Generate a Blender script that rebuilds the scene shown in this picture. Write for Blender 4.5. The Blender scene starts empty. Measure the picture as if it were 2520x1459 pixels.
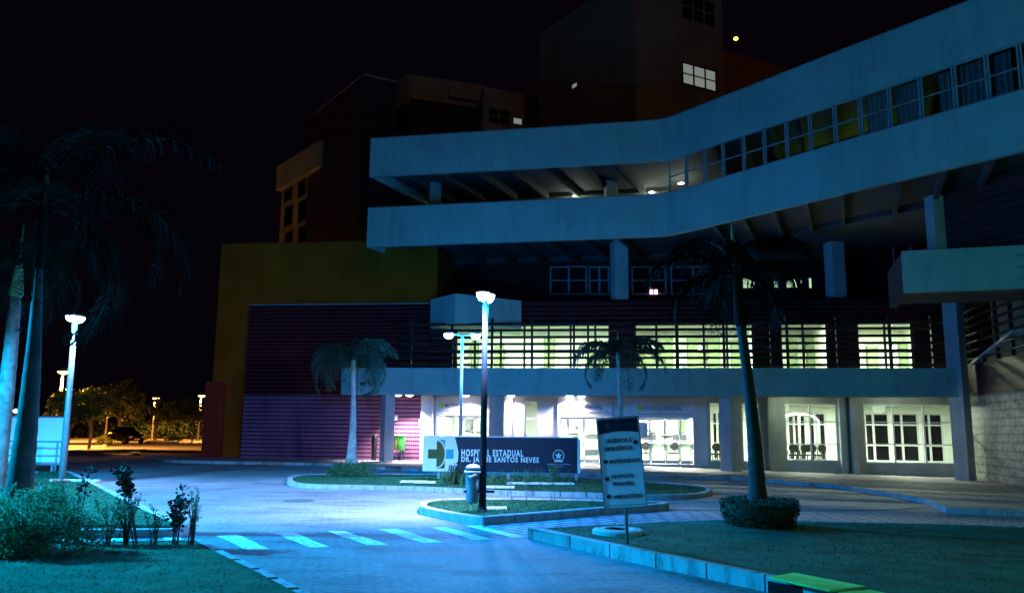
import bpy, bmesh, math, random
from mathutils import Vector, Matrix
rad = math.radians
S = bpy.context.scene
COL = S.collection
# ------------------------------------------------------------------ camera
F = 2030.; CX, CY = 1260., 729.5; TH = math.atan(330/2030); RO = 0.010
EYE = Vector((0, 0, 1.6))
R0 = Vector((1, 0, 0)); U0 = Vector((0, -math.sin(TH), math.cos(TH))); FW = Vector((0, math.cos(TH), math.sin(TH)))
CR = R0*math.cos(RO) + U0*math.sin(RO); CU = -R0*math.sin(RO) + U0*math.cos(RO)
cd = bpy.data.cameras.new('camera'); cam = bpy.data.objects.new('camera', cd); COL.objects.link(cam)
cd.sensor_width = 36; cd.lens = 36*F/2520; cd.clip_end = 1500; cd.clip_start = .05
cam.matrix_world = Matrix(((CR.x, CU.x, -FW.x, 0), (CR.y, CU.y, -FW.y, 0), (CR.z, CU.z, -FW.z, 1.6), (0, 0, 0, 1)))
S.camera = cam
# ------------------------------------------------------------------ world, fill sun, exposure
w = bpy.data.worlds.new('World'); S.world = w; w.use_nodes = True
bg = w.node_tree.nodes['Background']; bg.inputs[0].default_value = (.0016, .0007, .0024, 1); bg.inputs[1].default_value = 1.0
sd = bpy.data.lights.new('fill_sun', 'SUN'); sd.energy = .05; sd.angle = rad(20); sd.color = (1, .72, .46)  # added dim warm fill for the dark walls and towers
fill_sun = bpy.data.objects.new('fill_sun', sd); COL.objects.link(fill_sun); fill_sun.rotation_euler = (rad(55), 0, rad(14))
S.view_settings.view_transform = 'Standard'; S.view_settings.look = 'None'; S.view_settings.exposure = 0; S.view_settings.gamma = 1
try:
    S.cycles.use_light_tree = True; S.cycles.max_bounces = 6; S.cycles.transparent_max_bounces = 16
    S.cycles.sample_clamp_indirect = 3
except Exception: pass

# ------------------------------------------------------------------ projection helpers (points of the place from survey of the picture)
def ray(px, py): return CR*((px-CX)/F) + CU*((CY-py)/F) + FW
def gz(x): return -0.39*min(max((x-2)/17, 0), 1)
def G(px, py, dz=0):
    d = ray(px, py); z = 0
    for i in range(30):
        t = (z+dz-1.6)/d.z; z = gz(d.x*t)
    return Vector((d.x*t, d.y*t))
def PZ(px, py, z):
    d = ray(px, py); t = (z-1.6)/d.z; return Vector((d.x*t, d.y*t, z))
def PY(px, py, y):
    d = ray(px, py); t = y/d.y; return Vector((d.x*t, y, 1.6+d.z*t))
class Pl:
    def __init__(s, a, b):
        s.p = Vector((a[0], a[1])); s.d = (Vector((b[0], b[1]))-s.p).normalized(); s.n = Vector((s.d.y, -s.d.x))
    def at(s, t, o, z): q = s.p+s.d*t+s.n*o; return Vector((q.x, q.y, z))
    def hit(s, px, py, o=0):
        r = ray(px, py); q = s.p+s.n*o
        t = q.dot(s.n)/(Vector((r.x, r.y)).dot(s.n)); P = Vector((r.x*t, r.y*t))
        return (P-q).dot(s.d), 1.6+r.z*t
    def rot(s): return math.atan2(s.d.y, s.d.x)

# ------------------------------------------------------------------ materials
def mat(name, col, rough=.7, var=.25, scale=3., bump=.15, metal=0., emit=None, es=1., spec=.3):
    m = bpy.data.materials.new(name); m.use_nodes = True; nt = m.node_tree; N = nt.nodes; L = nt.links
    b = N['Principled BSDF']; b.inputs['Roughness'].default_value = rough; b.inputs['Metallic'].default_value = metal
    b.inputs['Specular IOR Level'].default_value = spec
    tc = N.new('ShaderNodeTexCoord'); no = N.new('ShaderNodeTexNoise'); no.inputs['Scale'].default_value = scale; no.inputs['Detail'].default_value = 6
    L.new(tc.outputs['Object'], no.inputs['Vector'])
    r = N.new('ShaderNodeValToRGB'); r.color_ramp.elements[0].position = .3; r.color_ramp.elements[1].position = .7
    r.color_ramp.elements[0].color = tuple(c*(1-var) for c in col)+(1,); r.color_ramp.elements[1].color = tuple(min(1, c*(1+var)) for c in col)+(1,)
    L.new(no.outputs['Fac'], r.inputs['Fac']); L.new(r.outputs['Color'], b.inputs['Base Color'])
    if bump:
        n2 = N.new('ShaderNodeTexNoise'); n2.inputs['Scale'].default_value = scale*9; n2.inputs['Detail'].default_value = 4
        L.new(tc.outputs['Object'], n2.inputs['Vector'])
        bp = N.new('ShaderNodeBump'); bp.inputs['Strength'].default_value = bump; bp.inputs['Distance'].default_value = .02
        L.new(n2.outputs['Fac'], bp.inputs['Height']); L.new(bp.outputs['Normal'], b.inputs['Normal'])
    if emit: b.inputs['Emission Color'].default_value = (*emit, 1); b.inputs['Emission Strength'].default_value = es
    return m
def math_node(nt, op, a, b=None):
    n = nt.nodes.new('ShaderNodeMath'); n.operation = op
    for i, v in enumerate((a, b)):
        if v is None: continue
        if isinstance(v, (int, float)): n.inputs[i].default_value = v
        else: nt.links.new(v, n.inputs[i])
    return n.outputs[0]
def striped(name, light, dark, per=.2, duty=.36, dash=.095, axis='X', rough=.55, spec=.4):
    m = mat(name, light, rough, .12, 1.2, 0, spec=spec); nt = m.node_tree; N = nt.nodes; L = nt.links; b = N['Principled BSDF']
    tc = [n for n in N if n.type == 'TEX_COORD'][0]; sp = N.new('ShaderNodeSeparateXYZ'); L.new(tc.outputs['Object'], sp.inputs[0])
    zf = math_node(nt, 'FRACT', math_node(nt, 'DIVIDE', sp.outputs['Z'], per))
    row = math_node(nt, 'LESS_THAN', zf, duty); f = row
    if dash:
        xf = math_node(nt, 'FRACT', math_node(nt, 'DIVIDE', sp.outputs[axis], dash))
        f = math_node(nt, 'MULTIPLY', row, math_node(nt, 'GREATER_THAN', xf, .2))
    ramp = [n for n in N if n.type == 'VALTORGB'][0]
    mx = N.new('ShaderNodeMix'); mx.data_type = 'RGBA'; L.new(f, mx.inputs[0]); L.new(ramp.outputs['Color'], mx.inputs[6]); mx.inputs[7].default_value = (*dark, 1)
    L.new(mx.outputs[2], b.inputs['Base Color'])
    bp = N.new('ShaderNodeBump'); bp.inputs['Strength'].default_value = .6; bp.inputs['Distance'].default_value = .03; bp.invert = True
    L.new(row, bp.inputs['Height']); L.new(bp.outputs['Normal'], b.inputs['Normal'])
    return m
def pavers(name, c1, c2, mortar, bw=.22, bh=.11, rough=.75, rot=0., spec=.3, msize=.012, bump=.5, big=.25):
    m = mat(name, c1, rough, .2, .35, 0, spec=spec); nt = m.node_tree; N = nt.nodes; L = nt.links; b = N['Principled BSDF']
    tc = [n for n in N if n.type == 'TEX_COORD'][0]; mp = N.new('ShaderNodeMapping'); mp.inputs['Rotation'].default_value = (0, 0, rot)
    L.new(tc.outputs['Object'], mp.inputs[0]); br = N.new('ShaderNodeTexBrick'); L.new(mp.outputs[0], br.inputs['Vector'])
    br.inputs['Color1'].default_value = (*c1, 1); br.inputs['Color2'].default_value = (*c2, 1); br.inputs['Mortar'].default_value = (*mortar, 1)
    br.inputs['Scale'].default_value = 1; br.inputs['Brick Width'].default_value = bw; br.inputs['Row Height'].default_value = bh; br.inputs['Mortar Size'].default_value = msize
    no = N.new('ShaderNodeTexNoise'); no.inputs['Scale'].default_value = .5; no.inputs['Detail'].default_value = 8; L.new(tc.outputs['Object'], no.inputs['Vector'])
    mr = N.new('ShaderNodeMapRange'); mr.inputs[1].default_value = .3; mr.inputs[2].default_value = .7; mr.inputs[3].default_value = 1-big; mr.inputs[4].default_value = 1+big; L.new(no.outputs['Fac'], mr.inputs[0])
    fn = N.new('ShaderNodeTexNoise'); fn.inputs['Scale'].default_value = 14; fn.inputs['Detail'].default_value = 4; L.new(tc.outputs['Object'], fn.inputs['Vector'])
    mr2 = N.new('ShaderNodeMapRange'); mr2.inputs[1].default_value = .3; mr2.inputs[2].default_value = .7; mr2.inputs[3].default_value = .72; mr2.inputs[4].default_value = 1.28; L.new(fn.outputs['Fac'], mr2.inputs[0])
    k = math_node(nt, 'MULTIPLY', mr.outputs[0], mr2.outputs[0])
    vm = N.new('ShaderNodeVectorMath'); vm.operation = 'SCALE'; L.new(br.outputs['Color'], vm.inputs[0]); L.new(k, vm.inputs['Scale'])
    L.new(vm.outputs[0], b.inputs['Base Color'])
    bp = N.new('ShaderNodeBump'); bp.inputs['Strength'].default_value = bump; bp.inputs['Distance'].default_value = .012; bp.invert = True
    L.new(br.outputs['Fac'], bp.inputs['Height'])
    b2 = N.new('ShaderNodeBump'); b2.inputs['Strength'].default_value = .35; b2.inputs['Distance'].default_value = .02; L.new(fn.outputs['Fac'], b2.inputs['Height']); L.new(bp.outputs['Normal'], b2.inputs['Normal'])
    L.new(b2.outputs['Normal'], b.inputs['Normal'])
    return m
def glass(name, tint=(1, 1, 1), refl=.1):
    m = bpy.data.materials.new(name); m.use_nodes = True; nt = m.node_tree; N = nt.nodes; L = nt.links; N.remove(N['Principled BSDF'])
    t = N.new('ShaderNodeBsdfTransparent'); t.inputs[0].default_value = (*tint, 1); g = N.new('ShaderNodeBsdfGlossy'); g.inputs['Roughness'].default_value = .03
    lw = N.new('ShaderNodeFresnel'); lw.inputs[0].default_value = 1.45; mx = N.new('ShaderNodeMixShader'); L.new(lw.outputs[0], mx.inputs[0])
    L.new(t.outputs[0], mx.inputs[1]); L.new(g.outputs[0], mx.inputs[2]); L.new(mx.outputs[0], N['Material Output'].inputs[0]); return m
def emis(name, col, s):
    m = bpy.data.materials.new(name); m.use_nodes = True; b = m.node_tree.nodes['Principled BSDF']
    b.inputs['Base Color'].default_value = (.8, .8, .8, 1); b.inputs['Emission Color'].default_value = (*col, 1); b.inputs['Emission Strength'].default_value = s; return m
M = dict(
 road=pavers('road_pavers', (.21, .215, .225), (.235, .24, .25), (.17, .175, .18), .22, .11, rot=.6, bump=.22),
 strip=pavers('herringbone_pavers', (.30, .33, .36), (.22, .25, .28), (.05, .06, .07), .46, .23, rot=.85, msize=.035, bump=.9),
 paving=pavers('pavement_tiles', (.22, .21, .21), (.26, .25, .25), (.12, .12, .12), .4, .4),
 lawn=mat('lawn_soil', (.018, .11, .062), .95, .3, 2.2, .9, spec=.05), blade=mat('grass_blades', (.03, .125, .052), .8, .35, 4, 0),
 far=mat('far_ground', (.065, .055, .045), .95, .4, .3, .3),
 kerb=mat('kerb_concrete', (.36, .36, .37), .85, .18, 2.5, .5), conc=mat('concrete', (.5, .5, .48), .8, .15, 1.5, .3),
 paint=mat('road_paint', (.85, .80, .80), .8, .14, 6, .3),
 fascia=mat('painted_render', (.24, .40, .37), .8, .10, .7, .35), column=mat('column_render', (.36, .38, .40), .8, .12, 1.1, .3),
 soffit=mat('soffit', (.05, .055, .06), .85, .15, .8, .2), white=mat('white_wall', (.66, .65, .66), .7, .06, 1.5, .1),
 portal=mat('portal_panel', (.74, .70, .74), .5, .05, 1.5, .05), dirtywall=mat('grey_wall', (.42, .43, .38), .8, .15, .8, .3),
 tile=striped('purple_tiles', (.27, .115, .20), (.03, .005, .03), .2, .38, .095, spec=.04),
 tiled=striped('shaded_tiles', (.10, .018, .022), (.02, .003, .005), .2, .42, .095, spec=.03),  # same tiles as the lower wall, shade put into a darker colour
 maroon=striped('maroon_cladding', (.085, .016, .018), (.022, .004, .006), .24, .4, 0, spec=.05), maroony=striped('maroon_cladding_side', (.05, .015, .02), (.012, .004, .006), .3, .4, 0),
 stone=striped('rough_stone', (.30, .30, .26), (.14, .14, .13), .32, .3, .11, 'Y'),
 yellow=mat('yellow_render', (.33, .075, .008), .95, .2, .5, .3, spec=0), redwall=mat('red_render', (.26, .02, .006), .85, .15, 1, .3),
 tower=mat('tower_render', (.40, .26, .17), .85, .18, .35, .2), towerl=mat('tower_light_render', (.24, .22, .10), .85, .15, .4, .2),
 towerp=striped('tower_purple_tiles', (.04, .02, .035), (.02, .01, .018), .6, .45, 0), towerred=mat('tower_red_render', (.45, .13, .05), .85, .2, .4, .2),
 frame=mat('white_frame', (.62, .64, .62), .5, .05, 4, 0), darkframe=mat('dark_frame', (.035, .04, .03), .6, .2, 4, 0), grey=mat('grey_frame', (.22, .25, .26), .5, .1, 4, 0),
 glass=glass('window_glass'), dark=mat('dark_pane', (.006, .006, .008), .1, .2, 2, 0, spec=.5), darkred=mat('dark_red_pane', (.035, .006, .012), .15, .2, 2, 0, spec=.5),
 room=mat('room_wall', (.76, .80, .72), .8, .05, 1, 0), roomceil=mat('room_ceiling', (.78, .80, .74), .8, .03, 1, 0), roomfloor=mat('room_floor', (.45, .48, .40), .35, .1, 1, 0),
 panelg=mat('green_grey_panel', (.16, .22, .12), .7, .1, 1, 0), counter=mat('counter', (.42, .55, .38), .6, .08, 2, 0),
 black=mat('black_plastic', (.012, .013, .015), .45, .2, 5, 0), chair=mat('chair_fabric', (.02, .024, .02), .8, .25, 8, .2),
 bulb=emis('lamp_bowl', (.62, .85, 1), 14), bulbo=emis('sodium_bowl', (1, .50, .16), 14), bulby=emis('yellow_bulb', (.9, 1, .05), 6), bulbw=emis('downlight_bulb', (1, .97, 1), 9),
 litwin=emis('lit_window', (.62, .9, .42), .9), litgrey=emis('lit_grey_window', (.50, .58, .50), .36), litpink=emis('pink_lamp', (1, .6, 1), 3), panel_light=emis('ceiling_panel', (.92, 1, .86), 4.0),
 metal=mat('galvanised_metal', (.36, .38, .40), .45, .12, 5, .1, .5), post=mat('lamp_post_paint', (.010, .012, .016), .7, .2, 5, 0), postw=mat('pale_post_paint', (.45, .47, .50), .5, .1, 5, 0),
 navy=mat('navy_panel', (.007, .020, .045), .5, .15, 1.5, .05), signw=mat('sign_white', (.80, .82, .84), .5, .06, 1.5, .05), letters=mat('white_letters', (.85, .88, .9), .5, .03, 3, 0),
 olive=mat('olive_paint', (.07, .085, .012), .5, .15, 3, 0), bluep=mat('blue_paint', (.03, .34, .42), .5, .08, 3, 0), lime=mat('lime_paint', (.40, .55, .03), .5, .1, 3, 0), ltxt=mat('dark_letters', (.03, .03, .08), .6, .1, 3, 0),
 dirpanel=mat('sign_panel_blue', (.80, .84, .88), .5, .10, 3, .1), dirtxt=mat('sign_dark_text', (.012, .02, .03), .6, .1, 3, 0), dirnavy=mat('sign_navy', (.008, .016, .035), .5, .1, 3, 0), dirgrey=mat('sign_grey_text', (.04, .075, .11), .6, .1, 3, 0),
 barkm=mat('shaded_palm_bark', (.15, .14, .125), .9, .4, 5, .6), barkd=mat('deep_shade_palm_bark', (.06, .045, .035), .9, .4, 5, .6), bark=mat('palm_bark', (.36, .33, .30), .9, .3, 5, .5), shaft=mat('crownshaft', (.16, .26, .12), .5, .2, 3, .1), frondd=mat('shaded_palm_leaflets', (.006, .013, .009), 1, .35, 3, 0, spec=.02), frond=mat('palm_leaflets', (.032, .065, .04), .6, .35, 3, 0),  # darker bark and leaflets carry the shade of the unlit palms
 leaf=mat('shrub_leaves', (.07, .18, .08), .55, .4, 7, 0), leafd=mat('dark_leaves', (.03, .055, .025), .6, .4, 7, 0), stem=mat('stems', (.09, .09, .06), .9, .3, 9, 0), tleaf=mat('tree_leaves', (.13, .17, .03), .7, .5, 1.2, 0), tbark=mat('tree_bark', (.18, .14, .10), .9, .3, 6, .4),
 car=mat('dark_car_paint', (.02, .018, .018), .25, .1, 2, 0, .3), tyre=mat('tyre', (.01, .01, .01), .9, .1, 3, 0), hub=mat('wheel_rim', (.3, .3, .3), .4, .1, 3, 0, .8), chrome=mat('plate_white', (.8, .75, .6), .4, .03, 3, 0),
 bin=mat('grey_bin_plastic', (.20, .24, .28), .45, .15, 5, .1), lid=mat('pale_bin_lid', (.72, .72, .74), .4, .08, 5, 0), bag=mat('white_bag', (.8, .8, .8), .4, .1, 20, .5),
 green=mat('green_bin_plastic', (.10, .50, .10), .4, .12, 6, 0), olived=mat('brown_bin_plastic', (.13, .14, .03), .5, .12, 6, 0), slab=mat('slab_concrete', (.30, .78, .15), .85, .16, 3, .6),  # slab's green base colour takes over from weak green lamp light
 billboard=mat('pale_panel', (.80, .82, .84), .5, .07, .8, .1), blind=mat('window_blind', (.20, .22, .22), .8, .2, 6, 0), hill=mat('hill_soil', (.02, .02, .015), 1, .3, .02, 0), black0=mat('drain_black', (.004, .004, .004), 1, 0, 1, 0),
 slatm=mat('louvre_metal', (.008, .009, .008), .8, .2, 3, 0), manhole=mat('iron_cover', (.10, .11, .12), .6, .3, 12, .5),
)

def weather(k, amt=.35, sc=(.9, .9, .12), dark=(.5, .5, .48), th=(.48, .75)):
    nt = M[k].node_tree; N = nt.nodes; L = nt.links; b = N['Principled BSDF']; src = b.inputs['Base Color'].links[0].from_socket
    tc = [n for n in N if n.type == 'TEX_COORD'][0]; mp = N.new('ShaderNodeMapping'); mp.inputs['Scale'].default_value = sc; L.new(tc.outputs['Object'], mp.inputs[0])
    no = N.new('ShaderNodeTexNoise'); no.inputs['Scale'].default_value = 3.2; no.inputs['Detail'].default_value = 7; no.inputs['Roughness'].default_value = .65; L.new(mp.outputs[0], no.inputs['Vector'])
    mr = N.new('ShaderNodeMapRange'); mr.inputs[1].default_value = th[0]; mr.inputs[2].default_value = th[1]; mr.inputs[3].default_value = 0; mr.inputs[4].default_value = amt; L.new(no.outputs['Fac'], mr.inputs[0])
    mx = N.new('ShaderNodeMix'); mx.data_type = 'RGBA'; mx.blend_type = 'MULTIPLY'; L.new(mr.outputs[0], mx.inputs[0]); L.new(src, mx.inputs[6]); mx.inputs[7].default_value = (*dark, 1); L.new(mx.outputs[2], b.inputs['Base Color'])
for k_ in ('fascia', 'column', 'yellow', 'tower', 'towerl', 'dirtywall'): weather(k_, .45)
for k_ in ('tiled', 'tile', 'maroon', 'towerp'): weather(k_, .7, (.6, .6, .15))
weather('road', .8, (.22, .5, 1), (.35, .35, .36), (.5, .68)); weather('road', .5, (2.5, 2.5, 1), (.45, .45, .46), (.58, .66))
weather('strip', .6, (.6, .6, 1), (.4, .4, .4)); weather('paving', .6, (.5, .5, 1), (.4, .4, .4)); weather('lawn', .5, (.35, .35, 1), (.35, .45, .4), (.45, .65)); weather('blade', .7, (.35, .35, 1), (.4, .5, .4), (.45, .65))
weather('stone', .9, (1.5, 1.5, 1.5), (.3, .3, .3), (.42, .6)); weather('paint', 1, (4, 4, 1), (.3, .31, .33), (.55, .60)); weather('kerb', .8, (2, 2, .8), (.4, .4, .4), (.5, .65))
# ------------------------------------------------------------------ mesh builder
def origin_of(o):
    v = Vector((0, 0, 0))
    while o is not None: v += o.location; o = o.parent
    return v
class MB:
    def __init__(s): s.v = []; s.f = []
    def quad(s, *p):
        n = len(s.v); s.v += [tuple(q) for q in p]; s.f.append(tuple(range(n, n+len(p)))); return s
    def hexa(s, b, t):
        n = len(s.v); k = len(b); s.v += [tuple(q) for q in b]+[tuple(q) for q in t]
        s.f.append(tuple(range(n+k-1, n-1, -1))); s.f.append(tuple(range(n+k, n+2*k)))
        for i in range(k): j = (i+1) % k; s.f.append((n+i, n+j, n+k+j, n+k+i))
        return s
    def prism(s, poly, z0, z1):
        a = sum(poly[i][0]*poly[(i+1) % len(poly)][1]-poly[(i+1) % len(poly)][0]*poly[i][1] for i in range(len(poly)))
        if a < 0: poly = list(poly)[::-1]
        return s.hexa([(p[0], p[1], z0) for p in poly], [(p[0], p[1], z1) for p in poly])
    def box(s, c, d, rz=0):
        x, y, z = c; a, b, h = d[0]/2, d[1]/2, d[2]/2; co, si = math.cos(rz), math.sin(rz)
        return s.prism([(x+u*co-v*si, y+u*si+v*co) for u, v in ((-a, -b), (a, -b), (a, b), (-a, b))], z-h, z+h)
    def pb(s, pl, s0, s1, o0, o1, z0, z1):
        return s.prism([pl.at(s0, o0, 0)[:2], pl.at(s1, o0, 0)[:2], pl.at(s1, o1, 0)[:2], pl.at(s0, o1, 0)[:2]], z0, z1)
    def tube(s, pts, rs, n=10, caps=True, sx=1):
        pts = [Vector(p) for p in pts]
        if not isinstance(rs, (list, tuple)): rs = [rs]*len(pts)
        base = len(s.v); up = None
        for i, p in enumerate(pts):
            t = (pts[min(i+1, len(pts)-1)]-pts[max(i-1, 0)]).normalized()
            a = Vector((1, 0, 0)) if abs(t.x) < .8 else Vector((0, 1, 0))
            if up is not None: a = up
            b = t.cross(a).normalized(); a = b.cross(t).normalized(); up = a
            for k in range(n):
                q = 2*math.pi*k/n; s.v.append(tuple(p+(a*math.cos(q)*sx+b*math.sin(q))*rs[i]))
        for i in range(len(pts)-1):
            for k in range(n):
                j = (k+1) % n; s.f.append((base+i*n+k, base+i*n+j, base+(i+1)*n+j, base+(i+1)*n+k))
        if caps:
            s.f.append(tuple(base+k for k in range(n-1, -1, -1))); e = base+(len(pts)-1)*n; s.f.append(tuple(e+k for k in range(n)))
        return s
    def lathe(s, c, prof, n=16, sx=1, sy=1):
        c = Vector(c); base = len(s.v)
        for r, z in prof:
            for k in range(n): q = 2*math.pi*k/n; s.v.append((c.x+r*sx*math.cos(q), c.y+r*sy*math.sin(q), c.z+z))
        for i in range(len(prof)-1):
            for k in range(n): j = (k+1) % n; s.f.append((base+i*n+k, base+i*n+j, base+(i+1)*n+j, base+(i+1)*n+k))
        s.f.append(tuple(base+k for k in range(n-1, -1, -1))); e = base+(len(prof)-1)*n; s.f.append(tuple(e+k for k in range(n)))
        return s
    def mesh(s, me, mw):
        n = len(s.v); s.v += [tuple(mw@v.co) for v in me.vertices]; s.f += [tuple(n+i for i in p.vertices) for p in me.polygons]; return s
    def build(s, name, m, parent=None, smooth=False, bevel=0, kind=None, label=None):
        o0 = origin_of(parent); me = bpy.data.meshes.new(name)
        me.from_pydata([(v[0]-o0.x, v[1]-o0.y, v[2]-o0.z) for v in s.v], [], s.f); me.update()
        me.materials.append(M[m] if isinstance(m, str) else m)
        if smooth:
            for p in me.polygons: p.use_smooth = True
        o = bpy.data.objects.new(name, me); COL.objects.link(o); o.parent = parent
        if bevel:
            bv = o.modifiers.new('bevel', 'BEVEL'); bv.width = bevel; bv.segments = 2; bv.limit_method = 'ANGLE'
        if kind: o['kind'] = kind
        if label: o['label'] = label
        return o
def thing(name, label, cat, loc, group=None):
    o = bpy.data.objects.new(name, None); COL.objects.link(o); o.location = loc; o.empty_display_size = .2
    o['label'] = label; o['category'] = cat
    if group: o['group'] = group
    return o
def tag(o, label, cat, group=None):
    o['label'] = label; o['category'] = cat
    if group: o['group'] = group
    return o
def light(name, typ, loc, col, e, parent=None, **k):
    d = bpy.data.lights.new(name, typ); d.color = col; d.energy = e
    for a, b in k.items():
        if a not in ('rot',): setattr(d, a, b)
    o = bpy.data.objects.new(name, d); COL.objects.link(o); o.parent = parent
    o.location = Vector(loc)-origin_of(parent)
    if 'rot' in k: o.rotation_euler = k['rot']
    return o
def smooth_path(P, n=6, closed=False):
    out = []; k = len(P); rng = range(k if closed else k-1)
    g = lambda i: P[i % k] if closed else P[min(max(i, 0), k-1)]
    for i in rng:
        a, b, c, d = g(i-1), g(i), g(i+1), g(i+2)
        for j in range(n):
            t = j/n; out.append(.5*((2*b)+(c-a)*t+(2*a-5*b+4*c-d)*t*t+(3*b-a-3*c+d)*t**3))
    if not closed: out.append(P[-1])
    return out
def sheet(name, poly, dz, m, kind='structure', cut=()):
    bm = bmesh.new(); vs = [bm.verts.new((p[0], p[1], 0)) for p in poly]; f = bm.faces.new(vs)
    if f.normal.z < 0 or sum(poly[i][0]*poly[(i+1) % len(poly)][1]-poly[(i+1) % len(poly)][0]*poly[i][1] for i in range(len(poly))) < 0: f.normal_flip()
    bmesh.ops.triangulate(bm, faces=bm.faces[:])
    for x in (2, 19):
        bmesh.ops.bisect_plane(bm, geom=bm.verts[:]+bm.edges[:]+bm.faces[:], plane_co=(x, 0, 0), plane_no=(1, 0, 0))
    for v in bm.verts: v.co.z = gz(v.co.x)+dz
    me = bpy.data.meshes.new(name); bm.to_mesh(me); bm.free(); me.materials.append(M[m]); o = bpy.data.objects.new(name, me); COL.objects.link(o)
    if kind: o['kind'] = kind
    return o
def kerb(name, path, wd, h, m='kerb', closed=False, base=0., seg=1.0, gap=.012):
    """kerb stones laid along a path; wd to the left of the direction of travel"""
    P = [Vector(p) for p in path]
    if closed: P = P+[P[0]]
    mb = MB(); L = []; n = len(P)
    for i in range(n):
        if closed: t = (P[(i+1) % (n-1)]-P[(i-1) % (n-1)]) if i not in (0, n-1) else (P[1]-P[n-2])
        else: t = P[min(i+1, n-1)]-P[max(i-1, 0)]
        t.normalize(); L.append(Vector((-t.y, t.x)))
    for i in range(n-1):
        a, b = P[i], P[i+1]; la, lb = L[i], L[i+1]; ln = (b-a).length; k = max(1, round(ln/seg))
        for j in range(k):
            u0, u1 = j/k, (j+1)/k
            if ln/k > .5: u0 += gap/ln; u1 -= gap/ln
            p, q = a.lerp(b, u0), a.lerp(b, u1); lp, lq = la.lerp(lb, u0), la.lerp(lb, u1)
            c = [p, q, q+lq*wd, p+lp*wd]; bv = .015
            cin = [p+lp*bv, q+lq*bv, q+lq*(wd-bv), p+lp*(wd-bv)]
            v0 = len(mb.v)
            for z, cc in ((base-.05, c), (base+h-bv, c), (base+h, cin)):
                mb.v += [(x.x, x.y, gz(x.x)+z) for x in cc]
            for r in (0, 4):
                for e in range(4): g = (e+1) % 4; mb.f.append((v0+r+e, v0+r+g, v0+r+4+g, v0+r+4+e))
            mb.f.append((v0+8, v0+9, v0+10, v0+11))
    return mb.build(name, m, kind='structure')
def text_mesh(s, size, extr=.004, off=0., ax='CENTER', wide=1.):
    cu = bpy.data.curves.new('txt', 'FONT'); cu.body = s; cu.size = size; cu.extrude = extr; cu.offset = off; cu.align_x = ax; cu.align_y = 'CENTER'; cu.resolution_u = 3; cu.space_character = 1.22
    o = bpy.data.objects.new('txt', cu); COL.objects.link(o); bpy.context.view_layer.update()
    me = bpy.data.meshes.new_from_object(o.evaluated_get(bpy.context.evaluated_depsgraph_get())); bpy.data.objects.remove(o)
    return me
def text_fit(s, width, height, extr=.004, off=0.):
    me = text_mesh(s, 1., 0.0001, off)
    xs = [v.co.x for v in me.vertices]; ys = [v.co.y for v in me.vertices]; x0, x1, y0, y1 = min(xs), max(xs), min(ys), max(ys)
    for v in me.vertices:
        v.co.x = ((v.co.x-x0)/(x1-x0)-.5)*width; v.co.y = ((v.co.y-y0)/(y1-y0)-.5)*height; v.co.z = extr if v.co.z > 0 else 0
    return me
rnd = random.Random(7)
for k_ in ('blade', 'leaf', 'frond'):
    nt = M[k_].node_tree; b_ = nt.nodes['Principled BSDF']; tr = nt.nodes.new('ShaderNodeBsdfTranslucent'); mx = nt.nodes.new('ShaderNodeMixShader'); mx.inputs[0].default_value = .45
    nt.links.new([n for n in nt.nodes if n.type == 'VALTORGB'][0].outputs[0], tr.inputs[0]); nt.links.new(b_.outputs[0], mx.inputs[1]); nt.links.new(tr.outputs[0], mx.inputs[2]); nt.links.new(mx.outputs[0], nt.nodes['Material Output'].inputs[0])

# ================================================================== GROUND
far = [(-600, -60), (600, -60), (600, 900), (-600, 900)]
sheet('ground', far, -.03, 'far')
sheet('road', [(-62, -12), (24, -12), (24, 48), (-16, 48), (-20, 72), (-62, 90)], 0, 'road')
# left: parking road
# building pavement
kp = [G(*p) for p in ((337, 1118), (362, 1126), (388, 1134), (421, 1138), (520, 1141), (646, 1143), (800, 1146), (905, 1147), (925, 1155), (985, 1155), (1005, 1160), (1200, 1166), (1430, 1171), (1579, 1176), (1720, 1179), (1836, 1183), (1940, 1192), (2052, 1201), (2180, 1220), (2249, 1233), (2278, 1240))]
kps = smooth_path(kp, 3)
pv = [tuple(p) for p in kps]+[tuple(G(2330, 1262)), tuple(G(2650, 1276)), (30, 20), (30, 47.9), (-22, 47.9), (-26, 60)]
sheet('pavement', pv, .11, 'paving')
kerb('pavement_kerb', kps, .14, .125)
kerb('pavement_end_kerb', [G(2278, 1240), G(2330, 1262), G(2480, 1269), G(2650, 1276)], .14, .125)
# long island
isl = [G(*p) for p in ((706, 1188), (716, 1196), (760, 1202), (900, 1205), (1046, 1209), (1250, 1219), (1500, 1226), (1640, 1229), (1730, 1224), (1752, 1213), (1725, 1204), (1620, 1195), (1430, 1182), (1200, 1177), (900, 1173), (760, 1175), (716, 1180))]
isl_s = smooth_path(isl, 4, True)
sheet('island_lawn', [tuple(p) for p in isl_s], .095, 'lawn'); kerb('island_kerb', isl_s, .16, .12, closed=True)
# small island
sm = [G(*p) for p in ((1031, 1258), (1040, 1266), (1100, 1280), (1178, 1292), (1220, 1290), (1400, 1275), (1560, 1262), (1637, 1256), (1632, 1250), (1500, 1247), (1350, 1243), (1200, 1242), (1090, 1244), (1042, 1250))]
sm_s = smooth_path(sm, 4, True)
sheet('small_island_lawn', [tuple(p) for p in sm_s], .12, 'lawn'); kerb('small_island_kerb', sm_s, .15, .15, closed=True)
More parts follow.
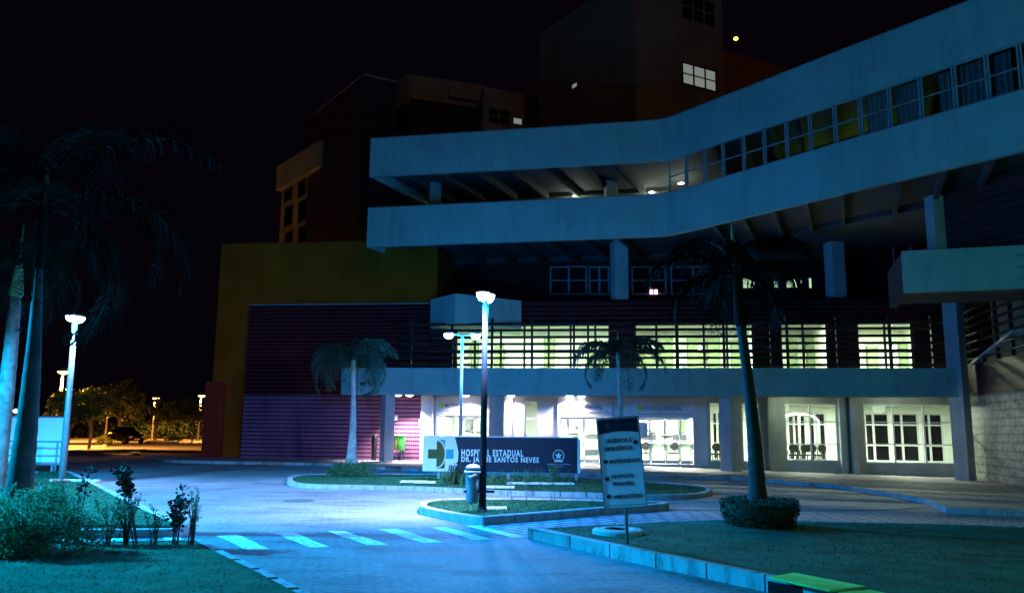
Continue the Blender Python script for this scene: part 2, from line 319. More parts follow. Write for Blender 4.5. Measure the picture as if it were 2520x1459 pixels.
# right lawn
rk = [G(*p) for p in ((1298, 1324), (1402, 1349), (1614, 1397), (1883, 1455), (2150, 1513), (2450, 1580))]
ru = [G(p[0], p[1], .14) for p in ((1300, 1302), (1321, 1300), (1480, 1291), (1633, 1283), (1787, 1278), (1940, 1280), (2076, 1284), (2200, 1286), (2380, 1290), (2620, 1300))]
rlawn = [tuple(p) for p in rk]+[(9.5, 4.5), (16, 4.5)]+[tuple(p) for p in ru[::-1]]
sheet('right_lawn', rlawn, .14, 'lawn')
kerb('right_lawn_kerb', rk, .13, .17)
kerb('right_lawn_back_kerb', ru[::-1], .08, .15, base=0)
# paver strip between road and right lawn
st = [G(*p) for p in ((1297, 1321), (1180, 1295), (1225, 1291), (1400, 1277), (1640, 1258), (1800, 1259), (2000, 1262), (2200, 1263), (2350, 1268), (2620, 1280))]
sheet('paver_strip', [tuple(p) for p in st]+[tuple(p) for p in ru[::-1]], .006, 'strip')
for nm, y0, pts in (('road_joint', 0, ((1752, 1226), (1900, 1229), (2100, 1232), (2250, 1238))), ('strip_edge', 0, ((1640, 1254), (1800, 1257), (2000, 1257), (2200, 1254), (2290, 1246)))):
    P = smooth_path([G(*p) for p in pts], 4); kerb(nm, P, .06, .012, 'manhole', base=0)
# left lawns
ll = [G(p[0], p[1]) for p in ((160, 1167), (205, 1190), (300, 1243), (380, 1283), (432, 1307), (438, 1314), (430, 1319), (300, 1321), (60, 1322), (-60, 1322))]
lawnA = [tuple(p) for p in ll]+[(-22, 12), (-30, 27.5), tuple(G(20, 1167))]
sheet('left_lawn', lawnA, .10, 'lawn'); kerb('left_lawn_kerb', [p for p in ll][::-1], -.12, .12)
lf = [G(*p) for p in ((-80, 1341), (250, 1341), (488, 1338), (500, 1342), (590, 1388), (640, 1412), (735, 1462), (900, 1545))]
lawnB = [tuple(p) for p in lf]+[(-1.5, 3.5), (-14, 3.5)]
sheet('front_lawn', lawnB, .05, 'lawn'); kerb('front_lawn_kerb', lf, -.08, .062, seg=.8, gap=.06)
# crosswalk stripes
cw = [((533, 1318), (585, 1315), (668, 1353), (607, 1354)), ((675, 1312), (725, 1311), (815, 1346), (766, 1347)), ((805, 1307), (848, 1306), (962, 1341), (905, 1341)),
      ((930, 1302), (975, 1301), (1092, 1335), (1040, 1336)), ((1060, 1298), (1100, 1297), (1212, 1327), (1168, 1329)), ((1148, 1294), (1190, 1292), (1299, 1322), (1262, 1323)),
      ((395, 1322), (440, 1321), (474, 1339), (430, 1340)), ((255, 1325), (300, 1324), (345, 1340), (285, 1340)), ((110, 1326), (160, 1325), (205, 1340), (150, 1340))]
for q in cw:
    P = [G(*p) for p in q]; ed = []
    for i in range(4):
        a, b = P[i], P[(i+1) % 4]
        for k in range(7): ed.append(tuple(a.lerp(b, k/7)+Vector((rnd.uniform(-.02, .02), rnd.uniform(-.02, .02)))))
    sheet('crosswalk_stripe', ed, .005, 'paint')
# foreground grass
def inside(p, poly):
    c = False; n = len(poly)
    for i in range(n):
        a, b = poly[i], poly[(i+1) % n]
        if (a[1] > p[1]) != (b[1] > p[1]) and p[0] < (b[0]-a[0])*(p[1]-a[1])/(b[1]-a[1])+a[0]: c = not c
    return c
def grass(name, polys, h=.034):
    mb = MB()
    for poly, dz, dens in polys:
        xs = [p[0] for p in poly]; ys = [p[1] for p in poly]; x0, x1, y0, y1 = max(min(xs), -20), min(max(xs), 16), max(min(ys), 5), max(ys)
        for i in range(int((x1-x0)*(y1-y0)*dens)):
            x = rnd.uniform(x0, x1); y = rnd.uniform(y0, y1)
            if abs(x) > .72*y+1 or not inside((x, y), poly): continue
            a = rnd.uniform(0, 6.28); wd = .004+.0006*y; hh = h*rnd.uniform(.3, .8); z = gz(x)+dz; lx, ly = rnd.uniform(-.03, .03), rnd.uniform(-.03, .03)
            mb.quad((x-wd*math.cos(a), y-wd*math.sin(a), z), (x+wd*math.cos(a), y+wd*math.sin(a), z), (x+lx, y+ly, z+hh))
    return mb.build(name, 'blade', kind='stuff')
g = grass('grass', [(lawnB, .05, 200), (lawnA, .10, 160), (rlawn, .14, 90), ([tuple(p) for p in sm_s], .12, 700), ([tuple(p) for p in isl_s], .095, 220)])
g['label'] = 'short mown grass on the lawns and islands'
# manholes and slab
for nm, c, r, dz, lab in (('manhole_cover', G(735, 1232), .33, .004, 'round iron manhole cover set flush in the bright road'),):
    mb = MB(); mb.lathe((c.x, c.y, dz), [(r, 0), (r, .012), (r-.04, .014), (r-.05, .008), (.02, .008)], 28); tag(mb.build(nm, 'manhole'), lab, 'manhole cover')
def flat_slab(name, px, dz0, h, m, lab, cat):
    mb = MB(); P = [G(p[0], p[1], dz0+h) for p in px]; P2 = P if sum(P[i].x*P[(i+1) % 4].y-P[(i+1) % 4].x*P[i].y for i in range(4)) > 0 else P[::-1]
    mb.hexa([(p.x, p.y, gz(p.x)+dz0) for p in P2], [(p.x, p.y, gz(p.x)+dz0+h) for p in P2]); return tag(mb.build(name, m, bevel=.01), lab, cat)
c = G(1520, 1302, .2); mb = MB(); z = gz(c.x)+.14
mb.lathe((c.x, c.y, z), [(.37, 0), (.37, .05), (.34, .07), (.20, .075), (.19, .06), (.02, .06)], 32)
t = thing('inspection_cover', 'round raised concrete inspection cover on the grass beside the sign post', 'manhole cover', (c.x, c.y, z)); mb.build('cover', 'conc', t)
mb = MB(); mb.lathe((c.x, c.y, z+.06), [(.30, 0), (.30, .016), (.27, .018), (.27, .0)], 32); mb.build('ring', 'kerb', t)
flat_slab('concrete_slab', ((1891, 1418), (1953, 1407), (2132, 1441), (2043, 1451)), .165, .022, 'slab', 'pale green concrete slab over the drain at the kerb', 'concrete slab')
flat_slab('concrete_slab', ((2060, 1456), (2140, 1449), (2330, 1488), (2240, 1500)), .14, .05, 'slab', 'concrete slab at the very bottom edge beyond the drain slab', 'concrete slab')
a, b = G(1892, 1458), G(1975, 1475); pk = Pl(a, b); mb = MB(); mb.pb(pk, 0, (b-a).length, -.02, .012, -.1, .10); tag(mb.build('drain_inlet', 'black0'), 'dark drain inlet opening in the kerb under the pale slab', 'drain')
for (px, py, w_, d_, lab) in ((1018, 1186, .75, .35, 'square white lid in the island grass, left one near the sign'), (1046, 1187.5, .6, .3, 'white lid in the island grass, right of its square twin'), (1210, 1199, 1.2, .3, 'long white slab on the island edge behind the bin'), (1330, 1190.5, 1.9, .3, 'long pale slab lying among spiky plants under the sign'), (1215, 1252.5, .5, .3, 'small pale lid in the small island grass right of the lamp post'), (185, 1183, 1.3, .2, 'long pale slab in the grass near the left lamp post')):
    q = G(px, py, .12); tag(MB().box((q.x, q.y, gz(q.x)+.135), (w_, d_, .05)).build('ground_lid', 'paint', bevel=.01), lab, 'ground lid')

# ================================================================== MAIN BUILDING
CF = Pl((-8.07, 39), (19.4, 35.5))
H = thing('hospital_building', 'long hospital building with blue lit canopy, lit ground floor and curved upper bands', 'building', (5, 40, 0))
sx = lambda px, py=1050, o=0: CF.hit(px, py, o)[0]
sz = lambda px, py, o=0: CF.hit(px, py, o)[1]
s0 = sx(835); s4 = sx(2372)
MB().pb(CF, s0, s4, -.25, 0, 3.2, 4.45).build('canopy_fascia', 'fascia', H, bevel=.015)
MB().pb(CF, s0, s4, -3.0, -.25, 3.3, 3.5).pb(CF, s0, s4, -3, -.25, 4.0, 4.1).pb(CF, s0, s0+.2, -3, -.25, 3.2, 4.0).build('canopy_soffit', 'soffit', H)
for px in (1330, 1830, 2100): MB().pb(CF, sx(px), sx(px)+.012, .0, .003, 3.2, 4.44).build('expansion_joint', 'grey', H)
# columns
def column(x, y, wd, z0, z1, rot=35, m='column', foot=False):
    mb = MB(); mb.box((x, y, (z0+z1)/2), (wd, wd, z1-z0), rad(rot)); o = mb.build('column', m, H, bevel=.02); return o
for px, py, wd, of in ((950, 1143, .50, -.55), (1220, 1150, .50, -.55), (1800, 1168, .66, -.6), (2377, 1185, .62, -.3)):
    t_ = sx(px, py, of); p = CF.at(t_, of, 0); column(p.x, p.y, wd, gz(p.x), 3.28 if px < 2300 else 7.6)
p = CF.at(sx(942, 1148, -.4), -.4, 0); MB().box((p.x, p.y+.1, .07), (1.7, 1.4, .14), -.1).build('column_plinth', 'kerb', H, bevel=.02)
# generic wall with openings
def wall(name, pl, a, b, z0, z1, ops, off, th, m, parent=H):
    mb = MB(); xs = sorted({a, b, *[v for o in ops for v in o[:2]]}); zs = sorted({z0, z1, *[v for o in ops for v in o[2:4]]})
    xs = [x for x in xs if a <= x <= b]; zs = [x for x in zs if z0 <= x <= z1]
    for i in range(len(xs)-1):
        for j in range(len(zs)-1):
            cx, cz = (xs[i]+xs[i+1])/2, (zs[j]+zs[j+1])/2
            if any(o[0] < cx < o[1] and o[2] < cz < o[3] for o in ops): continue
            for o_ in (off, off-th):
                mb.quad(pl.at(xs[i], o_, zs[j]), pl.at(xs[i+1], o_, zs[j]), pl.at(xs[i+1], o_, zs[j+1]), pl.at(xs[i], o_, zs[j+1]))
    for o in ops+[(a, b, z0, z1)]:
        A, B, C_, D = o[:4]
        for (u0, w0), (u1, w1) in (((A, C_), (B, C_)), ((B, C_), (B, D)), ((B, D), (A, D)), ((A, D), (A, C_))):
            mb.quad(pl.at(u0, off, w0), pl.at(u1, off, w1), pl.at(u1, off-th, w1), pl.at(u0, off-th, w0))
    return mb.build(name, m, parent)
def window(pl, a, b, z0, z1, off, mull=(), trans=(), fm='frame', pane='glass', t=.06, parent=H, name='window', sill=False):
    f = MB(); d = .05
    f.pb(pl, a, b, off-d, off, z0, z0+t).pb(pl, a, b, off-d, off, z1-t, z1).pb(pl, a, a+t, off-d, off, z0+t, z1-t).pb(pl, b-t, b, off-d, off, z0+t, z1-t)
    for x in mull: f.pb(pl, x-t*.6, x+t*.6, off-d-.002, off+.004, z0+t, z1-t)
    for z in trans: f.pb(pl, a+t, b-t, off-d+.004, off-.004, z-t*.4, z+t*.4)
    o = f.build(name, fm, parent)
    MB().quad(pl.at(a+t/2, off-d/2, z0+t/2), pl.at(b-t/2, off-d/2, z0+t/2), pl.at(b-t/2, off-d/2, z1-t/2), pl.at(a+t/2, off-d/2, z1-t/2)).build('pane', pane, o)
    return o
WO = -3.0   # wall offset behind canopy edge
fz = 0.12
wx = lambda px, py=1060: sx(px, py, WO)
wz = lambda px, py: sz(px, py, WO)
# yellow block + tiled panel at left
ya, yb = sx(512, 1100, WO-.3), sx(1075, 700, WO-.3); yt = sz(902, 597, WO-.3)
MB().pb(CF, ya, sx(1040, 1120, WO-.3), WO-8, WO-.301, 0, 6.5).pb(CF, ya, yb, WO-8, WO-.3, 6.5, yt).build('yellow_block', 'yellow', H)
MB().pb(CF, ya-.02, yb, WO-.55, WO-.28, yt, yt+.08).build('parapet_cap', 'yellow', H)
pa, pe = wx(592, 1120), wx(1040, 1120); pt = wz(603, 752)
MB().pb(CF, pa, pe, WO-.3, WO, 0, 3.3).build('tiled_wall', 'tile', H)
MB().pb(CF, pa, wx(1058, 745), WO-.3, WO, 3.304, pt).build('shaded_tiled_wall', 'tiled', H)
MB().pb(CF, pa-.05, wx(1058, 745), WO-.32, WO+.02, pt, pt+.06).build('tiled_wall_cap', 'grey', H)
ra, rb = sx(497, 1080, WO+.4), sx(538, 1080, WO+.4)
MB().pb(CF, ra, rb-.1, WO-3, WO+.4, 0, sz(515, 938, WO+.4)).build('red_pier', 'redwall', H)
# ground floor wall
P1 = (wx(1072), wx(1203)); P2 = (wx(1372), wx(1508)); P3 = (wx(1559.5), wx(1711)); ga, gb = pe, wx(2368)
zt = wz(1300, 985); zb = .75
ops = [(P1[0]+.1, P1[1]-.1, .1, wz(1130, 1022)), (P2[0]+.08, P2[1]-.08, .1, wz(1440, 1026)), (P3[0]+.08, P3[1]-.08, .1, wz(1640, 1029)),
       (wx(1236.5), wx(1241), .5, zt), (wx(1290), wx(1324), .5, zt), (wx(1746), wx(1776), .25, wz(1760, 989)), (wx(1826), wx(1871), .25, wz(1850, 991)),
       (wx(1933), wx(2062), wz(1996, 1134), wz(1996, 992)), (wx(2127), wx(2364), wz(2240, 1141), wz(2240, 994))]
wall('ground_floor_wall', CF, ga, wx(1740), 0, 3.3, [o for o in ops if o[1] < wx(1740)], WO, .25, 'white')
wall('ground_floor_wall', CF, wx(1740), gb, gz(20), 3.3, [o for o in ops if o[0] > wx(1740)], WO, .25, 'dirtywall')
for px0, px1, o_ in ((1040, 1068, .5), (1243, 1262, .25), (1889, 1908, .45), (2064, 2080, .3), (2090, 2104, .5)):
    MB().pb(CF, wx(px0), wx(px1), WO, WO+o_, gz(12) if px0 > 1800 else 0, 3.28).build('pilaster', 'white' if px0 < 1500 else 'dirtywall', H, bevel=.01)
MB().pb(CF, wx(1720), gb, WO, WO+.06, gz(20)-.1, fz+gz(14)+.02).build('wall_plinth', 'dirtywall', H)
# ground windows
for i, mu, tr in ((3, (), ()), (4, (), (wz(1300, 1029),)), (5, (), (wz(1760, 1031),)), (6, (), (wz(1850, 1031),)), (7, (wx(1996),), (wz(1996, 1037), wz(1996, 1093))), (8, (wx(2201), wx(2277)), (wz(2240, 1039), wz(2240, 1093)))):
    o = ops[i]; window(CF, o[0], o[1], o[2], o[3], WO-.08, mu, tr, t=.06 if i > 3 else .02)
# portals
def emblem(pl, a, z, off, s, parent, nm='emblem'):
    e = MB(); e.pb(pl, a, a+s*.55, off, off+.01, z-.17*s, z+.17*s).pb(pl, a+s*.34, a+s*.66, off, off+.012, z-.5*s, z+.5*s)
    N_ = 10; P = [pl.at(a+s*.66, off+.014, z-.28*s)]
    for k in range(N_+1): q = -math.pi/2+math.pi*k/N_; P.append(pl.at(a+s*.66+s*.26*math.cos(q), off+.014, z+s*.3*math.sin(q)))
    e.quad(*P); e.build(nm, 'lime', parent)
    MB().pb(pl, a+s*.95, a+s*1.15, off, off+.01, z-.15*s, z+.15*s).build('emblem_square', 'grey', parent)
def put_text(pl, s, a, b, z, h, off, m, parent, bold=.0, name='lettering'):
    me = text_fit(s, b-a, h, .008, bold); c = pl.at((a+b)/2, off, z)
    mw = Matrix.Translation(c) @ Matrix.Rotation(pl.rot(), 4, 'Z') @ Matrix.Rotation(rad(90), 4, 'X')
    return MB().mesh(me, mw).build(name, m, parent)
def portal(R, ztop, zline, zdoor, txt, tpx, ty, epx, jambs):
    o = MB(); d = .12
    o.pb(CF, R[0], R[1], WO, WO+d, zdoor, 3.27); o.pb(CF, R[0], R[0]+.12, WO, WO+d, .1, zdoor).pb(CF, R[1]-.12, R[1], WO, WO+d, .1, zdoor)
    p = o.build('entrance_portal', 'portal', H, bevel=.01)
    MB().pb(CF, R[0]+.12, R[1]-.12, WO+d, WO+d+.012, zline-.015, zline+.015).build('header_line', 'grey', p)
    put_text(CF, txt, sx(tpx[0], ty, WO+d), sx(tpx[1], ty, WO+d), sz(sum(tpx)/2, ty, WO+d), .19, WO+d+.002, 'ltxt', p, .012)
    emblem(CF, sx(epx, ty, WO+d), sz(epx, ty, WO+d), WO+d, .30, p)
    xs = [R[0]+.12]+[sx(j, 1090, WO) for j in jambs]+[R[1]-.12]
    for i in range(len(xs)-1):
        f = MB(); t = .05; a, b = xs[i]+.01, xs[i+1]-.01; o_ = WO-.05-(.03 if i % 2 else 0)
        f.pb(CF, a, b, o_-.04, o_, .13, .28).pb(CF, a, b, o_-.04, o_, zdoor-.08, zdoor-.01).pb(CF, a, a+t, o_-.04, o_, .28, zdoor-.08).pb(CF, b-t, b, o_-.04, o_, .28, zdoor-.08)
        f.pb(CF, a+t, b-t, o_-.03, o_-.01, 1.02, 1.06)
        l = f.build('door_leaf', 'frame', p)
        MB().quad(CF.at(a+t, o_-.02, .28), CF.at(b-t, o_-.02, .28), CF.at(b-t, o_-.02, zdoor-.08), CF.at(a+t, o_-.02, zdoor-.08)).build('pane', 'glass', l)
        if i in (1, 2) and len(xs) > 3: MB().pb(CF, (b-.12), (b-.09), o_, o_+.04, 1.0, 1.3).build('handle', 'metal', l)
        if txt == 'ENTRADA PRINCIPAL' and jambs[0] < 1500 and i == 2:
            MB().pb(CF, a+t, b-t, o_+.002, o_+.006, .45, .75).pb(CF, a+t, b-t, o_+.002, o_+.006, 1.25, 1.42).build('frosted_band', 'counter', l)
        if txt == 'ENTRADA PRINCIPAL' and jambs[0] > 1500 and i == 0:
            MB().pb(CF, a+.12, b-.12, o_+.002, o_+.006, 1.35, 2.05).build('notice', 'portal', l)
    return p
portal(P1, 0, wz(1130, 1010.6), wz(1130, 1022), 'MATERNIDADE', (1097, 1152), 997.5, 1080, (1106, 1140, 1168))
portal(P2, 0, wz(1440, 1014.7), wz(1440, 1026), 'ENTRADA PRINCIPAL', (1393.5, 1482), 1001, 1375, (1398, 1438, 1474))
portal(P3, 0, wz(1640, 1019), wz(1640, 1029), 'ENTRADA PRINCIPAL', (1587, 1679), 1004.8, 1567.5, (1601, 1637.6, 1673.6))
# rooms: ground floor
for px, yy, m_ in ((1585, 1062, 'counter'), (1600, 1050, 'portal'), (1690, 1050, 'panelg'), (1640, 1058, 'counter'), (1462, 1055, 'counter'), (1415, 1052, 'portal'), (1150, 1045, 'grey'), (1172, 1048, 'counter')):
    a_ = sx(px, yy, WO-6.8); z_ = sz(px, yy, WO-6.8); MB().pb(CF, a_-.35, a_+.35, WO-7.2, WO-6.9, z_-.3, z_+.35).build('notice_board', m_, H)
RD = 7.0
def room(a, b, z0, z1, o0, depth, m='room', back_ops=None, parts=()):
    MB().pb(CF, a, b, o0-depth, o0, z0-.1, z0).build('room_floor', 'roomfloor', H)
    MB().pb(CF, a, b, o0-depth, o0, z1, z1+.1).build('room_ceiling', 'roomceil', H)
    if back_ops: wall('room_back_wall', CF, a, b, z0, z1, back_ops, o0-depth+.01, .15, m)
    else: MB().pb(CF, a, b, o0-depth-.1, o0-depth+.01, z0, z1).build('room_back_wall', m, H)
    for s_ in (a, b)+tuple(parts): MB().pb(CF, s_-.06, s_+.06, o0-depth+.01, o0-.01, z0, z1).build('room_partition', m, H)
mid = wx(1722)
room(ga+.1, mid-.1, .12, 3.2, WO-.25, RD, parts=(wx(1206), wx(1345)))
bo = []
for p0_, p1_ in ((1752, 1790), (1838, 1868), (1938, 1985), (1990, 2034), (2090, 2122), (2128, 2190), (2197, 2262), (2269, 2322), (2365, 2420)):
    bo.append((sx(p0_, 1060, WO-7.24), sx(p1_, 1060, WO-7.24), .12, 2.78))
room(mid+.1, gb+6, .0, 3.12, WO-.25, RD, back_ops=bo)
for k, o in enumerate(bo): window(CF, o[0], o[1], o[2], o[3], WO-.25-RD-.02, (o[0]+(o[1]-o[0])*.36,), (1.02, 2.12), pane='dark', name='rear_window', t=.10)
# ceiling panel lights + area lights
def ceil_light(s_, off, z, e, col=(.94, 1, .90), size=1.2):
    MB().pb(CF, s_-.6, s_+.6, off-.15, off+.15, z-.03, z-.002).build('ceiling_panel', 'panel_light', H)
    p = CF.at(s_, off, z-.05); light('ceiling_panel_light', 'AREA', p, col, e, H, shape='RECTANGLE', size=size, size_y=.5)
for px, e in ((1130, 150), (1290, 60), (1440, 100), (1600, 110), (1680, 110)): ceil_light(wx(px), WO-2.6, 3.2, e*11)
for px, e in ((1800, 60), (1960, 50), (2120, 60), (2290, 70)): ceil_light(wx(px), WO-2.8, 3.12, e*9, (.86, 1, .76))
# second floor
Z2, Z2t = 4.2, wz(1600, 796)
w2 = lambda px: sx(px, 850, WO)
o2 = [(w2(1120), w2(1502), 4.3, Z2t), (w2(1561), w2(1856), 4.3, Z2t), (w2(1921), w2(2039), 4.3, Z2t), (w2(2111), w2(2249), 4.3, Z2t)]
sp_t = wz(1700, 736)
wall('upper_wall', CF, w2(1058)+.01, w2(2345), 3.52, Z2t+.1, o2, WO, .25, 'maroon')
MB().pb(CF, w2(1058)+.01, w2(2345), WO-.25, WO+.06, Z2t+.104, sp_t).build('spandrel_cladding', 'maroon', H)
for o, mm in zip(o2, ((1168, 1232, 1290, 1350, 1404, 1465), (1616, 1668, 1733, 1790), (1978,), (2180,))):
    window(CF, o[0], o[1], o[2], o[3], WO-.1, [w2(v) for v in mm], (5.45, 6.25), fm='darkframe', t=.09)
room(w2(1058)+.2, w2(2345)-.1, 4.2, Z2t+.35, WO-.25, 6, parts=(w2(1530), w2(1885), w2(2075)))
wi = lambda px: sx(px, 850, WO-5.5)
for px0, px1, y0, y1 in ((1160, 1176, 838, 905), (1216, 1240, 850, 905), (1338, 1364, 832, 905), (1440, 1466, 850, 905), (1478, 1500, 868, 905), (1573, 1612, 830, 868), (1575, 1610, 872, 905), (1620, 1656, 828, 905), (1692, 1728, 830, 905), (1742, 1772, 828, 905), (1800, 1822, 836, 905), (1940, 1962, 832, 905), (1984, 2018, 830, 862), (1986, 2020, 868, 905), (2135, 2160, 850, 905), (2215, 2240, 840, 905)):
    MB().pb(CF, wi(px0), wi(px1), WO-5.9, WO-5.5, sz(px0, y1, WO-5.5), sz(px0, y0, WO-5.5)).build('room_cupboard', 'panelg', H)
for k in range(16):
    a_ = w2(1120)+k*1.3
    MB().pb(CF, a_, a_+.9, WO-1.6, WO-1.3, Z2t+.30, Z2t+.34).build('ceiling_panel', 'panel_light', H)
for px, e in ((1160, 75), (1260, 75), (1370, 75), (1480, 60), (1600, 60), (1700, 60), (1810, 60), (1980, 50), (2170, 110), (2215, 90)): ceil_light(w2(px), WO-2.4, Z2t+.35, e*10, (.82, 1, .66))
for px, py in ((1196, 857), (1604, 856), (1722, 856), (2200, 857), (2206, 882)):
    q = CF.at(sx(px, py, WO-1.2), WO-1.2, sz(px, py, WO-1.2)); r_ = .11
    MB().lathe(q, [(.02, -r_), (r_*.8, -r_*.6), (r_, 0), (r_*.8, r_*.6), (.02, r_)], 12).build('pendant_globe', 'bulbw', H, smooth=True)
    MB().tube([q+Vector((0, 0, .1)), (q.x, q.y, Z2t+.33)], .01, 5).build('pendant_cord', 'grey', H)
# louvre screen
lo = -.55; la, lb = sx(985, 850, lo), sx(2345, 850, lo)
for i, y_ in enumerate((795, 810.5, 828, 845, 862.5, 880, 897.5)):
    z_ = sz(1600, y_, lo); mb = MB(); mb.pb(CF, la, lb, lo-.12, lo, z_-.055, z_+.055); mb.build('louvre_blade', 'slatm', H)
for px in (1009, 1110, 1209, 1308, 1412, 1447, 1554, 1666, 1783, 1900, 1940, 2064, 2195, 2300):
    a_ = sx(px, 850, lo); MB().pb(CF, a_-.05, a_+.05, lo-.30, lo-.13, 4.1, sz(1600, 786, lo)).build('louvre_post', 'slatm', H)
    p = CF.at(a_, lo-.2, sz(1600, 784, lo)); MB().box(p, (.14, .14, .16)).build('post_cap', 'slatm', H)
# rotated grey box above louvres
def block(pts, i0, y0, back, zb, m, parent, name='wall', zt=None):
    z = PY(*pts[i0], y0).z; P = [PZ(p[0], p[1], z).to_2d() for p in pts]
    if len(P) == 3 and back is None: poly = P+[P[0]+P[2]-P[1]]
    else: poly = P+[p+Vector(back) for p in P[::-1]]
    return MB().prism([tuple(p) for p in poly], zb, z).build(name, m, parent), z, P
block(((1060, 737), (1121, 722), (1283, 740)), 1, 38.3, (0, 3), sz(1121, 792, .2), 'fascia', H, 'grey_box')
# third floor set-back wall
TO = WO-5; tx = lambda px, py=690: sx(px, py, TO); tzz = lambda px, py: sz(px, py, TO)
MB().pb(CF, tx(1075), tx(2420), TO-.3, TO, sp_t-.6, 13).build('terrace_back_wall', 'maroon', H)
MB().pb(CF, w2(1058)+.3, w2(2420), TO, WO-.26, sp_t-.35, sp_t-.2).build('terrace_floor', 'soffit', H)
for a_, b_, mu, mt in ((1353, 1445, (1400,), 'dark'), (1449, 1500, (1475,), 'darkred'), (1554, 1640, (1600,), 'darkred'), (1650, 1764, (1706,), 'darkred'), (2200, 2330, (2245, 2290), 'darkred')):
    y0_, y1_ = (656, 726) if a_ < 2000 else (590, 700)
    window(CF, tx(a_), tx(b_), tzz(a_, y1_), tzz(a_, y0_), TO+.06, [tx(m_) for m_ in mu], (tzz(a_, (y0_+y1_)/2),), fm='grey', pane=mt, t=.09)
for a_, b_, y0_, y1_ in ((1826, 1858, 684, 711), (1902, 1916, 690, 710), (1933, 1964, 686, 710), (1968, 1974, 687, 709), (1988, 1998, 683, 711)):
    window(CF, tx(a_), tx(b_), tzz(a_, y1_), tzz(a_, y0_), TO+.06, (), (), fm='grey', pane='litwin', t=.05)
for px in (1603, 1614):
    q = CF.at(tx(px, 719), TO+.1, tzz(px, 719)); MB().box(q, (.16, .1, .24)).build('wall_lamp', 'litpink', H)
for px, py, wd in ((1058, 735, .62), (1525, 732, .72), (2058, 725, .7)):
    t_ = sx(px, py, WO-.8); q = CF.at(t_, WO-.8, 0); column(q.x, q.y, wd, sp_t-.3, 11.2, rot=12)
# ribbons
RP = [PZ(902, 608, 10.7).to_2d(), PZ(1640, 581, 10.7).to_2d(), PZ(2115, 466, 10.7).to_2d(), PZ(2520, 370, 10.7).to_2d()]
RP.append(RP[3]+(RP[3]-RP[2]).normalized()*9)
V = Vector((.385, .925))
def off_path(P, d):
    out = []
    for i in range(len(P)):
        n = Vector((0, 0))
        for a, b in ((i-1, i), (i, i+1)):
            if 0 <= a and b < len(P): t = (P[b]-P[a]).normalized(); n += Vector((-t.y, t.x))
        out.append(P[i]+n.normalized()*d)
    return out
# soften the bend
bend = smooth_path([RP[0].lerp(RP[1], .90), RP[1].lerp(RP[0].lerp(RP[2], .5), .03), RP[1].lerp(RP[2], .12)], 5)
RPs = [RP[0]]+bend+[RP[2], RP[3], RP[4]]
def ribbon(zb, zt):
    inn = off_path(RPs, .25)
    for i in range(len(RPs)-1):
        pass
    mb = MB(); n = len(RPs)
    for P, flip in ((RPs, 0), (inn, 1)):
        for i in range(n-1):
            a, b = P[i], P[i+1]; q = [(a.x, a.y, zb), (b.x, b.y, zb), (b.x, b.y, zt), (a.x, a.y, zt)]
            mb.quad(*(q[::-1] if flip else q))
    for z in (zb, zt):
        for i in range(n-1): a, b, c, d = RPs[i], RPs[i+1], inn[i+1], inn[i]; mb.quad((a.x, a.y, z), (b.x, b.y, z), (c.x, c.y, z), (d.x, d.y, z))
    a, b = RPs[0], inn[0]; mb.quad((a.x, a.y, zb), (b.x, b.y, zb), (b.x, b.y, zt), (a.x, a.y, zt))
    mb.build('parapet_band', 'fascia', H)
    a, b = RPs[0]+V*.25, RPs[0]+V*6.5; MB().prism([tuple(a), tuple(b), tuple(b+Vector((.25, 0))), tuple(a+Vector((.25, 0)))], zb, zb+1.0).build('band_end_wall', 'fascia', H)
    # slab, ribs
    S1 = [p+V*.26 for p in RPs]; S2 = [p+V*6 for p in RPs]; S3 = [p+V*13 for p in RPs]
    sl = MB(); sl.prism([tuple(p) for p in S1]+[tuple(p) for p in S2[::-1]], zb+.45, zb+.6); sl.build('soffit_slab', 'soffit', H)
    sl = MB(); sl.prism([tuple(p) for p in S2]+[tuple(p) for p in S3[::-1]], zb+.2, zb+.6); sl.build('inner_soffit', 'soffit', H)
    for i in range(len(RPs)-1):
        a, b = RPs[i], RPs[i+1]; L_ = (b-a).length; k = int(L_//1.7)
        for j in range(1, k+1):
            p = a.lerp(b, j/(k+.5)); t = (b-a).normalized()*.09; q0, q1 = p+V*.27, p+V*5.98
            MB().prism([tuple(q0-t), tuple(q0+t), tuple(q1+t), tuple(q1-t)], zb+.06, zb+.45).build('soffit_rib', 'soffit', H)
    # cap line
    c = MB(); ou = off_path(RPs, -.03); cc = off_path(RPs, .3)
    for i in range(n-1): a, b, d, e = ou[i], ou[i+1], cc[i+1], cc[i]; c.hexa([(q.x, q.y, zt+.002) for q in (a, b, d, e)], [(q.x, q.y, zt+.05) for q in (a, b, d, e)])
    c.build('band_cap', 'grey', H)
ribbon(10.7, 12.7); ribbon(14.4, 16.4)
RB = Pl(RP[1], RP[3])
for px, z0, z1 in ((1918, 14.42, 16.38), (2092, 14.42, 16.38), (2119, 10.72, 12.68), (1865, 10.72, 12.68)):
    s_ = RB.hit(px, 300 if z0 > 12 else 420)[0]; MB().pb(RB, s_, s_+.02, .03, .034, z0, z1).build('expansion_joint', 'grey', H)
